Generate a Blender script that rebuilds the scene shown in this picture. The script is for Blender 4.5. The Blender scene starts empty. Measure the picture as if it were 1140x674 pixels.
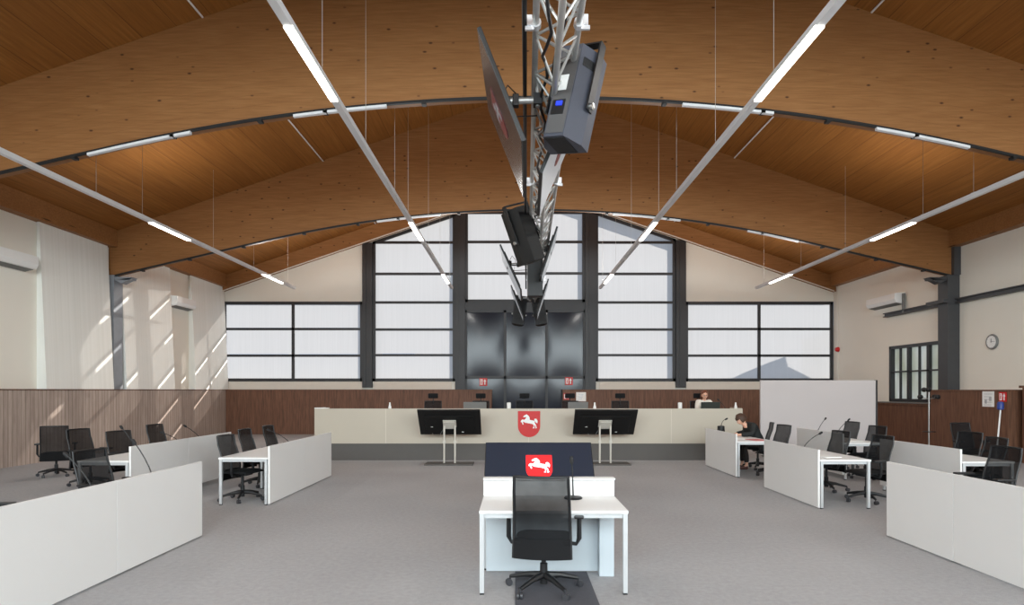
import bpy, bmesh, math, random
from mathutils import Vector, Matrix
from mathutils.geometry import tessellate_polygon
random.seed(7)
PI = math.pi
scene = bpy.context.scene
C = scene.collection

# ------------------------------------------------------------------ materials
def lin(c):
    return tuple(((v/255.0)/12.92 if v/255.0 <= .04045 else ((v/255.0+.055)/1.055)**2.4) for v in c)

class NT:
    def __init__(s, name):
        s.m = bpy.data.materials.new(name); s.m.use_nodes = True
        s.t = s.m.node_tree; s.t.nodes.clear()
        s.out = s.n('ShaderNodeOutputMaterial')
    def n(s, typ, **kw):
        nd = s.t.nodes.new(typ)
        for k, v in kw.items(): setattr(nd, k, v)
        return nd
    def l(s, a, b): s.t.links.new(a, b)
    def val(s, sock, v):
        if hasattr(v, 'is_linked') or hasattr(v, 'links'): s.l(v, sock)
        else: sock.default_value = v
    def math(s, op, a, b=0.0, c=0.0):
        nd = s.n('ShaderNodeMath', operation=op)
        s.val(nd.inputs[0], a); s.val(nd.inputs[1], b); s.val(nd.inputs[2], c)
        return nd.outputs[0]
    def noise(s, vec, scale, detail=3, rough=.5):
        nd = s.n('ShaderNodeTexNoise'); s.l(vec, nd.inputs['Vector'])
        nd.inputs['Scale'].default_value = scale; nd.inputs['Detail'].default_value = detail
        nd.inputs['Roughness'].default_value = rough
        return nd.outputs['Fac']
    def mapping(s, vec, scale=(1,1,1), rot=(0,0,0)):
        nd = s.n('ShaderNodeMapping'); s.l(vec, nd.inputs['Vector'])
        nd.inputs['Scale'].default_value = scale; nd.inputs['Rotation'].default_value = rot
        return nd.outputs[0]
    def ramp(s, fac, stops):
        nd = s.n('ShaderNodeValToRGB'); s.l(fac, nd.inputs[0])
        e = nd.color_ramp.elements
        while len(e) < len(stops): e.new(.5)
        for el, (p, c) in zip(e, stops): el.position = p; el.color = (c[0], c[1], c[2], 1)
        return nd.outputs[0]
    def mix(s, fac, a, b, blend='MIX'):
        nd = s.n('ShaderNodeMix', data_type='RGBA', blend_type=blend)
        s.val(nd.inputs[0], fac)
        for i, v in ((6, a), (7, b)):
            if isinstance(v, tuple): nd.inputs[i].default_value = (v[0], v[1], v[2], 1)
            else: s.l(v, nd.inputs[i])
        return nd.outputs[2]
    def pos(s): return s.n('ShaderNodeNewGeometry').outputs['Position']
    def objc(s): return s.n('ShaderNodeTexCoord').outputs['Object']
    def bsdf(s, col, rough=.5, metal=0.0, spec=.5, bump=None, bump_s=.1, bump_d=.01):
        b = s.n('ShaderNodeBsdfPrincipled')
        if isinstance(col, tuple): b.inputs['Base Color'].default_value = (col[0], col[1], col[2], 1)
        else: s.l(col, b.inputs['Base Color'])
        s.val(b.inputs['Roughness'], rough); b.inputs['Metallic'].default_value = metal
        b.inputs['Specular IOR Level'].default_value = spec
        if bump is not None:
            bp = s.n('ShaderNodeBump'); bp.inputs['Strength'].default_value = bump_s
            bp.inputs['Distance'].default_value = bump_d
            s.l(bump, bp.inputs['Height']); s.l(bp.outputs[0], b.inputs['Normal'])
        return b
    def done(s, sh):
        s.l(sh.outputs[0] if hasattr(sh, 'outputs') else sh, s.out.inputs['Surface']); return s.m

def plain(name, rgb, rough=.5, metal=0.0, spec=.5, var=.06, scale=6.0, bump=0.0, bscale=200):
    t = NT(name); c = lin(rgb); p = t.objc()
    f = t.noise(p, scale, 2)
    col = t.mix(f, tuple(v*(1-var) for v in c), tuple(min(1, v*(1+var)) for v in c))
    bmp = t.noise(p, bscale, 2) if bump else None
    return t.done(t.bsdf(col, rough, metal, spec, bmp, bump, .004))

def emis(name, rgb, strength, base=None):
    t = NT(name); b = t.bsdf(lin(base or rgb), .4)
    b.inputs['Emission Color'].default_value = (*lin(rgb), 1)
    b.inputs['Emission Strength'].default_value = strength
    return t.done(b)

def m_beam():
    t = NT('glulam_wood'); p = t.pos()
    g = t.noise(t.mapping(p, (.5, 6, 9)), 3.0, 5, .6)
    big = t.noise(t.mapping(p, (.12, 1, .8)), 2.0, 2)
    col = t.ramp(g, [(.25, lin((134,92,52))), (.5, lin((152,106,64))), (.75, lin((166,119,76)))])
    col = t.mix(t.math('MULTIPLY', big, .5), col, lin((126,82,45)))
    sx = t.n('ShaderNodeSeparateXYZ'); t.l(p, sx.inputs[0])
    lam = t.math('FRACT', t.math('MULTIPLY', t.math('ADD', sx.outputs[2], t.math('MULTIPLY', t.math('POWER', t.math('ABSOLUTE', t.math('SUBTRACT', sx.outputs[0], .53)), 2.0), .0145)), 1/.2))
    seam = t.math('LESS_THAN', lam, .035)
    col = t.mix(t.math('MULTIPLY', seam, .22), col, lin((84,48,22)))
    vo = t.n('ShaderNodeTexVoronoi'); t.l(t.mapping(p, (1.3, .3, 2.6)), vo.inputs['Vector']); vo.inputs['Scale'].default_value = 1.9
    kn = t.ramp(vo.outputs['Distance'], [(.05, (1,1,1)), (.12, (0,0,0))])
    col = t.mix(t.math('MULTIPLY', kn, .85), col, lin((54,26,12)))
    return t.done(t.bsdf(col, .55, spec=.25, bump=g, bump_s=.05))

def m_ceil():
    t = NT('ceiling_boards'); p = t.pos()
    sx = t.n('ShaderNodeSeparateXYZ'); t.l(p, sx.inputs[0])
    u = t.math('MULTIPLY', sx.outputs[0], 1/.62)
    fr = t.math('FRACT', u); idx = t.math('FLOOR', u)
    wn = t.n('ShaderNodeTexWhiteNoise', noise_dimensions='1D'); t.l(idx, wn.inputs['W'])
    g = t.noise(t.mapping(p, (9, .35, 3)), 2.5, 5, .6)
    col = t.ramp(g, [(.25, lin((126,82,38))), (.55, lin((147,96,46))), (.8, lin((162,112,60)))])
    col = t.mix(t.math('MULTIPLY', wn.outputs[0], .35), col, lin((120,74,33)))
    seam = t.math('LESS_THAN', fr, .022)
    col = t.mix(t.math('MULTIPLY', seam, .55), col, lin((70,38,16)))
    return t.done(t.bsdf(col, .6, spec=.2))

def m_slats():
    t = NT('slatted_wood'); p = t.pos()
    sx = t.n('ShaderNodeSeparateXYZ'); t.l(p, sx.inputs[0])
    s = t.math('MULTIPLY', t.math('ADD', sx.outputs[0], sx.outputs[1]), 1/.13)
    fr = t.math('FRACT', s); idx = t.math('FLOOR', s)
    wn = t.n('ShaderNodeTexWhiteNoise', noise_dimensions='1D'); t.l(idx, wn.inputs['W'])
    g = t.noise(t.mapping(p, (7, 7, .5)), 3, 4, .6)
    col = t.ramp(g, [(.3, lin((158,142,132))), (.55, lin((180,163,152))), (.8, lin((200,184,173)))])  # wood tones lightened, sunlight on the left dado put into the colour
    col = t.mix(t.math('MULTIPLY', wn.outputs[0], .3), col, lin((136,118,107)))
    seam = t.math('LESS_THAN', fr, .13)
    col = t.mix(t.math('MULTIPLY', seam, .6), col, lin((88,72,63)))
    return t.done(t.bsdf(col, .5, spec=.35))

def m_walnut():
    t = NT('walnut_panel'); p = t.pos()
    g = t.noise(t.mapping(p, (8, 8, .6)), 3, 5, .6)
    col = t.ramp(g, [(.3, lin((88,60,46))), (.55, lin((112,78,60))), (.8, lin((132,94,72)))])
    return t.done(t.bsdf(col, .5, spec=.3))

def m_carpet():
    t = NT('grey_carpet'); p = t.pos()
    a = t.noise(p, 160, 2, .8); b = t.noise(p, .35, 2); c = t.noise(p, 18, 3, .7)  # the broadest noise puts soft shadow patches into the carpet colour
    f = t.math('ADD', t.math('MULTIPLY', a, .55), t.math('ADD', t.math('MULTIPLY', b, .25), t.math('MULTIPLY', c, .25)))
    col = t.ramp(f, [(.3, lin((136,135,137))), (.5, lin((164,163,165))), (.72, lin((190,189,190)))])
    return t.done(t.bsdf(col, .95, spec=.1, bump=a, bump_s=.35, bump_d=.006))

def m_panelcloth():
    t = NT('acoustic_cloth'); p = t.pos()
    w = t.noise(t.mapping(p, (1, 9, .05)), 2.0, 2)
    col = t.ramp(w, [(.3, lin((236,236,230))), (.7, lin((243,243,238)))])
    return t.done(t.bsdf(col, .8, spec=.15))

def m_blind():
    t = NT('white_blind'); p = t.pos()
    w = t.noise(t.mapping(p, (14, 1, .2)), 2.0, 2)
    col = t.ramp(w, [(.3, (.53,.52,.505)), (.7, (.56,.55,.535))])
    tr = t.n('ShaderNodeBsdfTranslucent'); t.l(col, tr.inputs[0])
    df = t.n('ShaderNodeBsdfDiffuse'); t.l(col, df.inputs[0])
    mx = t.n('ShaderNodeMixShader'); mx.inputs[0].default_value = .22
    t.l(tr.outputs[0], mx.inputs[1]); t.l(df.outputs[0], mx.inputs[2])
    em = t.n('ShaderNodeEmission'); em.inputs[0].default_value = (.95,.97,1,1); em.inputs[1].default_value = .04  # faint emission added to the daylight glow of the cloth
    ad = t.n('ShaderNodeAddShader'); t.l(mx.outputs[0], ad.inputs[0]); t.l(em.outputs[0], ad.inputs[1])
    tp = t.n('ShaderNodeBsdfTransparent'); m2 = t.n('ShaderNodeMixShader'); m2.inputs[0].default_value = .09
    t.l(ad.outputs[0], m2.inputs[1]); t.l(tp.outputs[0], m2.inputs[2])
    return t.done(m2)

def m_mesh():
    t = NT('chair_mesh_fabric'); p = t.objc()
    ck = t.n('ShaderNodeTexChecker'); t.l(p, ck.inputs['Vector']); ck.inputs['Scale'].default_value = 420
    f = t.noise(p, 6, 2)
    col = t.mix(f, lin((15,16,18)), lin((26,27,30)))
    b = t.bsdf(col, .7, spec=.2)
    tr = t.n('ShaderNodeBsdfTransparent')
    mx = t.n('ShaderNodeMixShader')
    fac = t.math('ADD', t.math('MULTIPLY', f, .10), .07)
    t.l(fac, mx.inputs[0]); t.l(b.outputs[0], mx.inputs[1]); t.l(tr.outputs[0], mx.inputs[2])
    return t.done(mx)

def m_glass():
    t = NT('pale_pane'); p = t.pos()
    f = t.noise(t.mapping(p, (1, 1.2, .6)), 1.1, 2)
    col = t.ramp(f, [(.35, lin((170,180,165))), (.65, lin((205,214,214)))])
    b = t.bsdf(col, .12, spec=.6)
    t.l(col, b.inputs['Emission Color']); b.inputs['Emission Strength'].default_value = .38  # emission stands in for daylight coming through the pane
    return t.done(b)

M = dict(
    beam=m_beam(), ceil=m_ceil(), slats=m_slats(), walnut=m_walnut(), carpet=m_carpet(), cloth=m_panelcloth(),
    blind=m_blind(), mesh=m_mesh(), pane=m_glass(),
    wall=plain('warm_white_plaster', (236,231,220), .85, spec=.2, var=.03, scale=.8),
    sill=plain('cream_sill', (222,214,202), .7, var=.03),
    frame=plain('anthracite_metal', (52,52,54), .45, .2, var=.08),
    steel=plain('anthracite_column', (74,74,76), .5, .3, var=.1),
    colsteel=plain('light_steel_column', (140,144,150), .5, .2, var=.1),
    rail_white=plain('white_profile', (226,226,228), .5, var=.03),
    lit=emis('lit_diffuser', (255,250,240), 7.0),
    unlit=plain('opal_diffuser', (240,240,240), .4, var=.02),
    wire=plain('steel_wire', (190,185,178), .4, .6),
    tray=plain('black_track', (28,27,27), .6, .1),
    desk=plain('white_laminate', (228,227,226), .45, var=.02, scale=2),
    desk_blue=plain('pale_blue_laminate', (188,197,203), .5, var=.02, scale=2),
    deskleg=plain('light_grey_steel', (196,198,200), .4, .3, var=.04),
    bench=plain('cream_laminate', (190,180,164), .5, var=.03, scale=1.5),
    plinth=plain('dark_grey_plinth', (92,88,85), .7, var=.05),
    plastic=plain('black_plastic', (24,24,26), .45, var=.1),
    fabric=plain('black_seat_fabric', (22,22,24), .85, spec=.25, var=.15, bump=.3, bscale=400),
    caster=plain('grey_caster', (58,58,62), .35, var=.1),
    chrome=plain('aluminium', (188,188,186), .28, .9, var=.05),
    pole=plain('brushed_pole', (206,200,190), .4, .15, var=.04),
    truss=plain('truss_aluminium', (196,196,194), .4, .6, var=.08, scale=20),
    clamp=plain('bright_clamp', (225,225,228), .3, .5, var=.04),
    tvback=plain('display_back', (11,11,12), .5, var=.15),
    spk=plain('speaker_cabinet', (66,68,78), .55, var=.06, bump=.2, bscale=300),
    spkrear=plain('speaker_rear', (84,82,82), .5, var=.06),
    grille=plain('speaker_grille', (20,20,22), .6, var=.2, bump=.5, bscale=500),
    blue=emis('blue_socket', (40,60,200), .6),
    red=plain('red_enamel', (198,14,14), .45, var=.04),
    white=plain('white_paint', (240,240,238), .5, var=.02),
    scr_red=emis('screen_red', (236,38,42), .75),
    scr_white=emis('screen_white', (246,243,252), .85),
    dim_red=emis('dim_screen_red', (200,60,60), .10, (60,20,20)), dim_white=emis('dim_screen_white', (220,216,220), .14, (90,88,90)),
    paper=plain('white_paper', (238,238,236), .8, var=.03),
    redpaper=plain('red_print', (206,120,120), .8, var=.2, scale=40),
    gloss=plain('black_gloss_panel', (34,38,50), .16, 0, .35, var=.2, scale=1.0),
    partition=plain('white_partition', (196,188,187), .6, var=.02, scale=1),
    skin=plain('skin', (224,172,146), .55, var=.05, scale=12),
    hair_dark=plain('dark_brown_hair', (70,46,32), .6, var=.25, scale=60),
    hair_red=plain('auburn_hair', (112,62,42), .55, var=.25, scale=60),
    robe=plain('black_robe', (24,28,28), .75, var=.25, scale=9),
    cardigan=plain('cream_cardigan', (228,222,212), .8, var=.05),
    trousers=plain('dark_trousers', (34,30,30), .8, var=.1),
    shoe=plain('brown_shoe', (84,48,40), .5, var=.1),
    eye=plain('eye_white', (232,230,226), .3), iris=plain('dark_iris', (40,30,26), .3),
    lip=plain('lip', (180,98,90), .5),
    kicks=plain('blue_cap', (44,66,140), .4, var=.1),
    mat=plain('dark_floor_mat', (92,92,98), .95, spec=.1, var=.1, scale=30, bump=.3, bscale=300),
    laptop=plain('laptop_lid', (46,52,48), .5, var=.06),
    grey=plain('mid_grey_plastic', (120,120,118), .5, var=.06),
    facade=plain('outside_render', (190,188,184), .8),
)
def m_screen(name, rgb, em):
    t = NT(name); p = t.objc(); f = t.noise(p, 1.2, 1)
    col = t.mix(f, tuple(v*.85 for v in lin(rgb)), tuple(v*1.1 for v in lin(rgb)))
    b = t.bsdf((.012,.013,.016), .22, spec=.6)
    t.l(col, b.inputs['Emission Color']); b.inputs['Emission Strength'].default_value = em
    return t.done(b)
M['screen'] = m_screen('navy_screen', (42,50,68), .75)
M['brightscreen'] = emis('lit_screen', (200,206,212), .30, (120,122,126))  # grey emission imitates window reflections on the hung screens
M['dimscreen'] = plain('hung_screen', (62,60,62), .24, 0, .8, var=.1, scale=1)

# ------------------------------------------------------------------ geometry helpers
def box(bm, x0, x1, y0, y1, z0, z1, bev=0.0, mat=None):
    vs = [bm.verts.new((x, y, z)) for x in (x0, x1) for y in (y0, y1) for z in (z0, z1)]
    fs = [(0,1,3,2),(4,6,7,5),(0,4,5,1),(2,3,7,6),(0,2,6,4),(1,5,7,3)]
    faces = [bm.faces.new([vs[i] for i in f]) for f in fs]
    if bev:
        es = set(e for f in faces for e in f.edges)
        r = bmesh.ops.bevel(bm, geom=list(es), offset=bev, segments=2, affect='EDGES', profile=.6)
        vs = list(set(v for f in r['faces'] for v in f.verts) | set(v for v in vs if v.is_valid))
    if mat is not None:
        for v in vs:
            if v.is_valid: v.co = mat @ v.co
    return vs

def prism(bm, poly, a, b, axis='y'):
    """poly: list of 2-D points; axis the extrusion axis; a,b the extents."""
    def mk(p, t):
        if axis == 'y': return (p[0], t, p[1])
        if axis == 'x': return (t, p[0], p[1])
        return (p[0], p[1], t)
    A = [bm.verts.new(mk(p, a)) for p in poly]; B = [bm.verts.new(mk(p, b)) for p in poly]
    n = len(poly)
    for i in range(n):
        bm.faces.new((A[i], A[(i+1) % n], B[(i+1) % n], B[i]))
    tris = tessellate_polygon([[Vector((p[0], p[1], 0)) for p in poly]])
    for t in tris:
        try: bm.faces.new([A[i] for i in t]); bm.faces.new([B[i] for i in reversed(t)])
        except ValueError: pass
    return A + B

def tube(bm, pts, r, seg=8, cap=True):
    pts = [Vector(p) for p in pts]; rings = []
    rr = r if isinstance(r, (list, tuple)) else [r]*len(pts)
    prev = None
    for i, p in enumerate(pts):
        d = (pts[min(i+1, len(pts)-1)] - pts[max(i-1, 0)]).normalized()
        if prev is None:
            up = Vector((0,0,1)) if abs(d.z) < .9 else Vector((1,0,0))
            n1 = d.cross(up).normalized()
        else:
            n1 = (prev - d*prev.dot(d)).normalized()
        prev = n1; n2 = d.cross(n1)
        rings.append([bm.verts.new(p + (n1*math.cos(2*PI*k/seg) + n2*math.sin(2*PI*k/seg))*rr[i]) for k in range(seg)])
    for a, b in zip(rings, rings[1:]):
        for k in range(seg): bm.faces.new((a[k], a[(k+1) % seg], b[(k+1) % seg], b[k]))
    if cap:
        bm.faces.new(rings[0][::-1]); bm.faces.new(rings[-1])

def lathe(bm, prof, seg=24, origin=(0,0,0), mat=None):
    rings = []
    for r, z in prof:
        r = max(r, .0006)
        rings.append([bm.verts.new((origin[0]+r*math.cos(2*PI*k/seg), origin[1]+r*math.sin(2*PI*k/seg), origin[2]+z)) for k in range(seg)])
    for a, b in zip(rings, rings[1:]):
        for k in range(seg): bm.faces.new((a[k], a[(k+1) % seg], b[(k+1) % seg], b[k]))
    bm.faces.new(rings[0][::-1]); bm.faces.new(rings[-1])
    if mat is not None:
        for R in rings:
            for v in R: v.co = mat @ v.co

def obj(name, bm, m, parent=None, smooth=False, mats=None):
    bmesh.ops.recalc_face_normals(bm, faces=bm.faces[:])
    me = bpy.data.meshes.new(name); bm.to_mesh(me); bm.free()
    for mm in (mats or [m]): me.materials.append(mm)
    o = bpy.data.objects.new(name, me); C.objects.link(o)
    if parent is not None: o.parent = parent
    if smooth:
        for p in me.polygons: p.use_smooth = True
        try: me.set_sharp_from_angle(angle=math.radians(40))
        except Exception: pass
    return o

def B(): return bmesh.new()
def boxo(name, m, parent, *a, bev=0.0, mat=None):
    bm = B(); box(bm, *a, bev=bev, mat=mat); return obj(name, bm, m, parent)
def tag(o, label, cat, group=None):
    o['label'] = label; o['category'] = cat
    if group: o['group'] = group
    return o
def thing(name, label, cat, loc=(0,0,0), rotz=0, group=None):
    o = bpy.data.objects.new(name, None); C.objects.link(o); o.empty_display_size = .1
    o.location = loc; o.rotation_euler = (0,0,rotz); return tag(o, label, cat, group)
def struct(o, label=None):
    o['kind'] = 'structure'
    if label: o['label'] = label
    return o
def dup(root, loc, rotz, label, group=None):
    def rec(o, par):
        c = o.copy(); C.objects.link(c)
        if par is not None: c.parent = par
        for ch in list(o.children): rec(ch, c)
        return c
    r = rec(root, None); r.location = loc; r.rotation_euler = (0,0,rotz); r['label'] = label
    if group: r['group'] = group
    return r

# ------------------------------------------------------------------ room dimensions
CAMH = 1.78
XL, XR, XC = -12.08, 13.15, .53
YF, YB = -7.5, 25.6
HALF = XR - XC
def roof(x): return 10.75 - .342*abs(x - XC)
def arc(x):
    u = abs(x - XC)
    return 7.17 - .0145*u*u if u < 8 else 7.17 - .928 - .232*(u-8)

# floor, ceiling, side walls, front wall
fl = B(); box(fl, XL-.3, XR+.3, YF-.3, YB+.4, -.2, 0); struct(obj('floor', fl, M['carpet']))
for nm, xa, xb in (('ceiling', XL-.3, XC), ('ceiling', XC, XR+.3)):
    bm = B(); prism(bm, [(xa, roof(xa)), (xb, roof(xb)), (xb, roof(xb)+.2), (xa, roof(xa)+.2)], YF-.3, YB+.72); struct(obj(nm, bm, M['ceil']))
struct(boxo('wall_left', M['wall'], None, XL-.3, XL, YF-.3, YB, 0, roof(XL)))
# right wall with the window opening
WY0, WY1, WZ0, WZ1 = 18.76, 21.75, 1.40, 3.32
bm = B()
box(bm, XR, XR+.3, YF-.3, WY0, 0, roof(XR)); box(bm, XR, XR+.3, WY1, YB, 0, roof(XR))
box(bm, XR, XR+.3, WY0, WY1, 0, WZ0); box(bm, XR, XR+.3, WY0, WY1, WZ1, roof(XR))
struct(obj('wall_right', bm, M['wall']))
bm = B(); prism(bm, [(XL, 0), (XR, 0), (XR, roof(XR)), (XC, roof(XC)), (XL, roof(XL))], YF-.3, YF); struct(obj('wall_front', bm, M['wall']))

# back wall
GL = lambda x: 10.12 - .342*abs(x - XC)          # glazing line under the rafter
P0 = (-6.29, -5.88); P1 = (-2.47, -2.06); P2 = (2.88, 3.32); P3 = (6.62, 7.03)
SILL, SIDE_TOP = 2.15, 5.45
bm = B()
box(bm, XL, P1[1], YB, YB+.45, 0, SILL); box(bm, P2[0], XR, YB, YB+.45, 0, SILL)
prism(bm, [(XL, SIDE_TOP), (P0[0], SIDE_TOP), (P0[0], roof(P0[0])), (XL, roof(XL))], YB, YB+.45)
prism(bm, [(P3[1], SIDE_TOP), (XR, SIDE_TOP), (XR, roof(XR)), (P3[1], roof(P3[1]))], YB, YB+.45)
prism(bm, [(P0[0], GL(P0[0])), (XC, GL(XC)), (P3[1], GL(P3[1])), (P3[1], roof(P3[1])), (XC, roof(XC)), (P0[0], roof(P0[0]))], YB, YB+.45)
box(bm, P1[1], P2[0], YB+.1, YB+.45, 0, 5.40)
struct(obj('wall_back', bm, M['wall']))
# roof overhang outside
bm = B(); prism(bm, [(XL, roof(XL)-.6), (XC, roof(XC)-.6), (XR, roof(XR)-.6), (XR, roof(XR)+.2), (XC, roof(XC)+.2), (XL, roof(XL)+.2)], YB+.45, YB+.72)
struct(obj('roof_overhang', bm, M['facade']))
# neighbouring building outside the right hand window
bm = B(); prism(bm, [(13.6,-.2), (13.6,4.15), (14.0,4.3), (15.06,4.82), (15.8,5.08), (15.9,4.67), (16.65,4.3), (17.2,4.0), (17.2,-.2)], 28.7, 29.4)
struct(obj('outside_house', bm, M['facade']))

# posts of the gable
pc = 0
for (a, b) in (P0, P1, P2, P3):
    top = GL((a+b)/2)
    bm = B(); box(bm, a, b, YB-.12, YB+.45, 0 if a > -3 and a < 3 else 1.9, top)
    w = (b-a)
    box(bm, a+w*.34, a+w*.40, YB-.14, YB-.1, 1.95, top-.1)
    pc += 1; struct(obj('trim_%d' % pc, bm, M['frame']))

def window(num, x0, x1, zs, cols, slope=False, gaps=()):
    """zs: transom heights from the sill up; the last entry is the head (None: follows the gable)."""
    root = bpy.data.objects.new('window_%d' % num, None); C.objects.link(root); struct(root)
    root.location = ((x0+x1)/2, YB, zs[0])
    off = Vector((-(x0+x1)/2, -YB, -zs[0])); T = Matrix.Translation(off)
    fr = B(); pn = B()
    fw = .11
    def topz(x): return GL(x) if zs[-1] is None else zs[-1]
    for x in (x0, x1-fw):
        prism(fr, [(x, zs[0]), (x+fw, zs[0]), (x+fw, topz(x+fw)), (x, topz(x))], YB-.03, YB+.07)
    xs = [x0 + (x1-x0)*i/cols for i in range(cols+1)]
    for x in xs[1:-1]: box(fr, x-.055, x+.055, YB-.02, YB+.06, zs[0], topz(x))
    box(fr, x0, x1, YB-.03, YB+.07, zs[0], zs[0]+.13)
    for z in zs[1:-1]: box(fr, x0+fw, x1-fw, YB-.02, YB+.06, z-.05, z+.05)
    brk = [x0] + ([XC] if x0 < XC < x1 else []) + [x1]
    for a, b in zip(brk, brk[1:]):
        prism(fr, [(a, topz(a)-.12), (b, topz(b)-.12), (b, topz(b)), (a, topz(a))], YB-.03, YB+.07)
    # cloth blinds in every bay, with a narrow slit left under some transoms
    yb = YB+.28
    levels = zs[:-1] + [zs[-1]]
    for ci in range(cols):
        xa, xb = xs[ci]+.0, xs[ci+1]-.0
        for ri in range(len(zs)-1):
            za = zs[ri]; zb = zs[ri+1]
            lo = lo_next if ri else za
            lo_next = zb
            g = gaps[ri] if ri < len(gaps) else None
            def quad(u0, u1, lo, hi0, hi1):
                vs = [pn.verts.new(v) for v in ((u0,yb,lo),(u1,yb,lo),(u1,yb,hi1),(u0,yb,hi0))]; pn.faces.new(vs)
            if zb is None:
                bk = [xa] + ([XC] if xa < XC < xb else []) + [xb]
                for a, b in zip(bk, bk[1:]): quad(a, b, lo, GL(a), GL(b))
            elif g is None: quad(xa, xb, lo, zb, zb)
            else:
                g0, g1 = g; L = xb-xa; zg = zb+.085
                quad(xa, xb, lo, zg-.07, zg-.07)
                quad(xa, xa+L*g0, zg-.07, zg, zg); quad(xa+L*g1, xb, zg-.07, zg, zg); lo_next = zg
    for v in fr.verts[:] + pn.verts[:]: v.co = T @ v.co
    obj('frame', fr, M['frame'], root); obj('blind', pn, M['blind'], root)
    return root
za = [2.15, 3.22, 4.32, 5.45]
window(1, XL+.02, P0[0], za, 2, gaps=[(.05,.9),(.1,.95)])
zt = [2.15, 3.24, 4.30, 5.42, 6.60, 7.90, None]
window(2, P0[1], P1[0], zt, 1, gaps=[(.1,.5),(.3,.9),(.1,.8),(.1,.55),(.3,.9),])
window(3, P1[1], P2[0], [5.41, 6.62, 7.92, 9.13, None], 1, gaps=[(.1,.35),(.35,.75),(.2,.65)])
window(4, P2[1], P3[0], zt, 1, gaps=[None,None,None,None,(.1,.4)])
window(5, P3[1], XR-.02, za, 2)
# sill boards under the windows
for i, (a, b) in enumerate(((XL, P0[0]), (P0[1]+.05, P1[0]-.15), (P2[1]+.15, P3[0]-.05), (P3[1], XR))):
    struct(boxo('trim_%d' % (5+i), M['sill'], None, a, b, YB-.05, YB, 1.8, SILL-.01))

# black gloss panels in the middle of the gable
bmf = B()
box(bmf, P1[1], P2[0], YB-.06, YB+.1, 5.1, 5.42)
xs = [P1[1]+.02, -.42, 1.30, P2[0]-.02]
for x in xs: box(bmf, x-.05, x+.05, YB-.04, YB+.1, 0, 5.1)
for z in (2.32, 5.06): box(bmf, P1[1], P2[0], YB-.04, YB+.1, z-.06, z+.06)
struct(obj('trim_9', bmf, M['frame']))
door = bpy.data.objects.new('door_1', None); C.objects.link(door); struct(door); door.location = ((P1[1]+P2[0])/2, YB, 0)
for i in range(3):
    for (z0, z1) in ((0.02, 2.28), (2.36, 5.02)):
        bm = B(); N = 12; x0, x1 = xs[i]+.04, xs[i+1]-.04
        g = [[bm.verts.new((x0+(x1-x0)*a/N - door.location.x, .03 - .022*(math.sin(PI*a/N)*math.sin(PI*b/N))**.7, z0+(z1-z0)*b/N)) for b in range(N+1)] for a in range(N+1)]
        for a in range(N):
            for b in range(N): bm.faces.new((g[a][b], g[a+1][b], g[a+1][b+1], g[a][b+1]))
        obj('panel', bm, M['gloss'], door, smooth=True)

# wood-slat dado along the walls
WT = 1.79
def capbox(bm, x0, x1, y0, y1, z0, z1): box(bm, x0, x1, y0, y1, z0, z1)
o = struct(boxo('baseboard_left', M['slats'], None, XL, -11.74, YF, YB, 0, WT))
boxo('cap', M['walnut'], o, XL, -11.72, YF, YB, WT, WT+.025)
o = struct(boxo('baseboard_back', M['walnut'], None, -11.74, -.95, YB-.45, YB-.15, 0, WT))
boxo('cap', M['walnut'], o, -11.74, -.93, YB-.47, YB-.12, WT, WT+.03)
o = struct(boxo('trim_10', M['walnut'], None, 1.93, XR, YB-.45, YB-.15, 0, WT))
boxo('cap', M['walnut'], o, 1.91, XR, YB-.47, YB-.12, WT, WT+.03)
o = struct(boxo('baseboard_right', M['walnut'], None, XR-.3, XR, 19.0, YB-.5, 0, 1.30))
boxo('cap', M['walnut'], o, XR-.34, XR, 19.0, YB-.5, 1.30, 1.36)
o = struct(boxo('trim_11', M['walnut'], None, XR-.95, XR, 15.35, 18.2, 0, 1.76))
boxo('cap', M['walnut'], o, XR-.97, XR, 15.33, 18.22, 1.76, 1.80)
o = struct(boxo('trim_12', M['walnut'], None, XR-.75, XR, 13.0, 15.15, 0, 1.84))
boxo('cap', M['walnut'], o, XR-.8, XR, 13.0, 15.2, 1.84, 1.90)

# edge beams under the roof along both side walls
for i, (x0, x1) in enumerate(((XL, XL+.28), (XR-.28, XR))):
    struct(boxo('trim_%d' % (13+i), M['beam'], None, x0, x1, YF, YB-.3, 6.03, roof(XL+.28)-.0))
# glulam beams
def glulam(y, name, label):
    bm = B(); n = 56
    xs_ = [XL+.02 + (XR-XL-.04)*i/n for i in range(n+1)]
    poly = [(x, arc(x)) for x in xs_] + [(XR-.02, roof(XR-.02)), (XC, roof(XC)), (XL+.02, roof(XL+.02))]
    prism(bm, poly, y, y+.24)
    o = struct(obj(name, bm, M['beam']), label)
    # black cable track with short unlit luminaires under the beam
    bm = B()
    for a, b in zip(xs_, xs_[1:]):
        prism(bm, [(a, arc(a)-.045), (b, arc(b)-.045), (b, arc(b)), (a, arc(a))], y-.02, y+.03)
    for x in [XC + s*d for s in (-1, 1) for d in (2.2, 4.0, 5.2, 6.8, 8.6, 10.2, 11.6)]:
        box(bm, x-.04, x+.04, y-.04, y+.08, arc(x)-.09, arc(x)-.04)
    obj('cable_track', bm, M['tray'], o)
    return o
glulam(11.34, 'roof_beam', 'broad curved timber beam spanning the near half of the hall')
glulam(18.40, 'roof_beam', 'curved timber beam on the dark columns, nearer the gable windows')
glulam(4.24, 'roof_beam', 'curved timber beam overhead')
bm = B()
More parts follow.
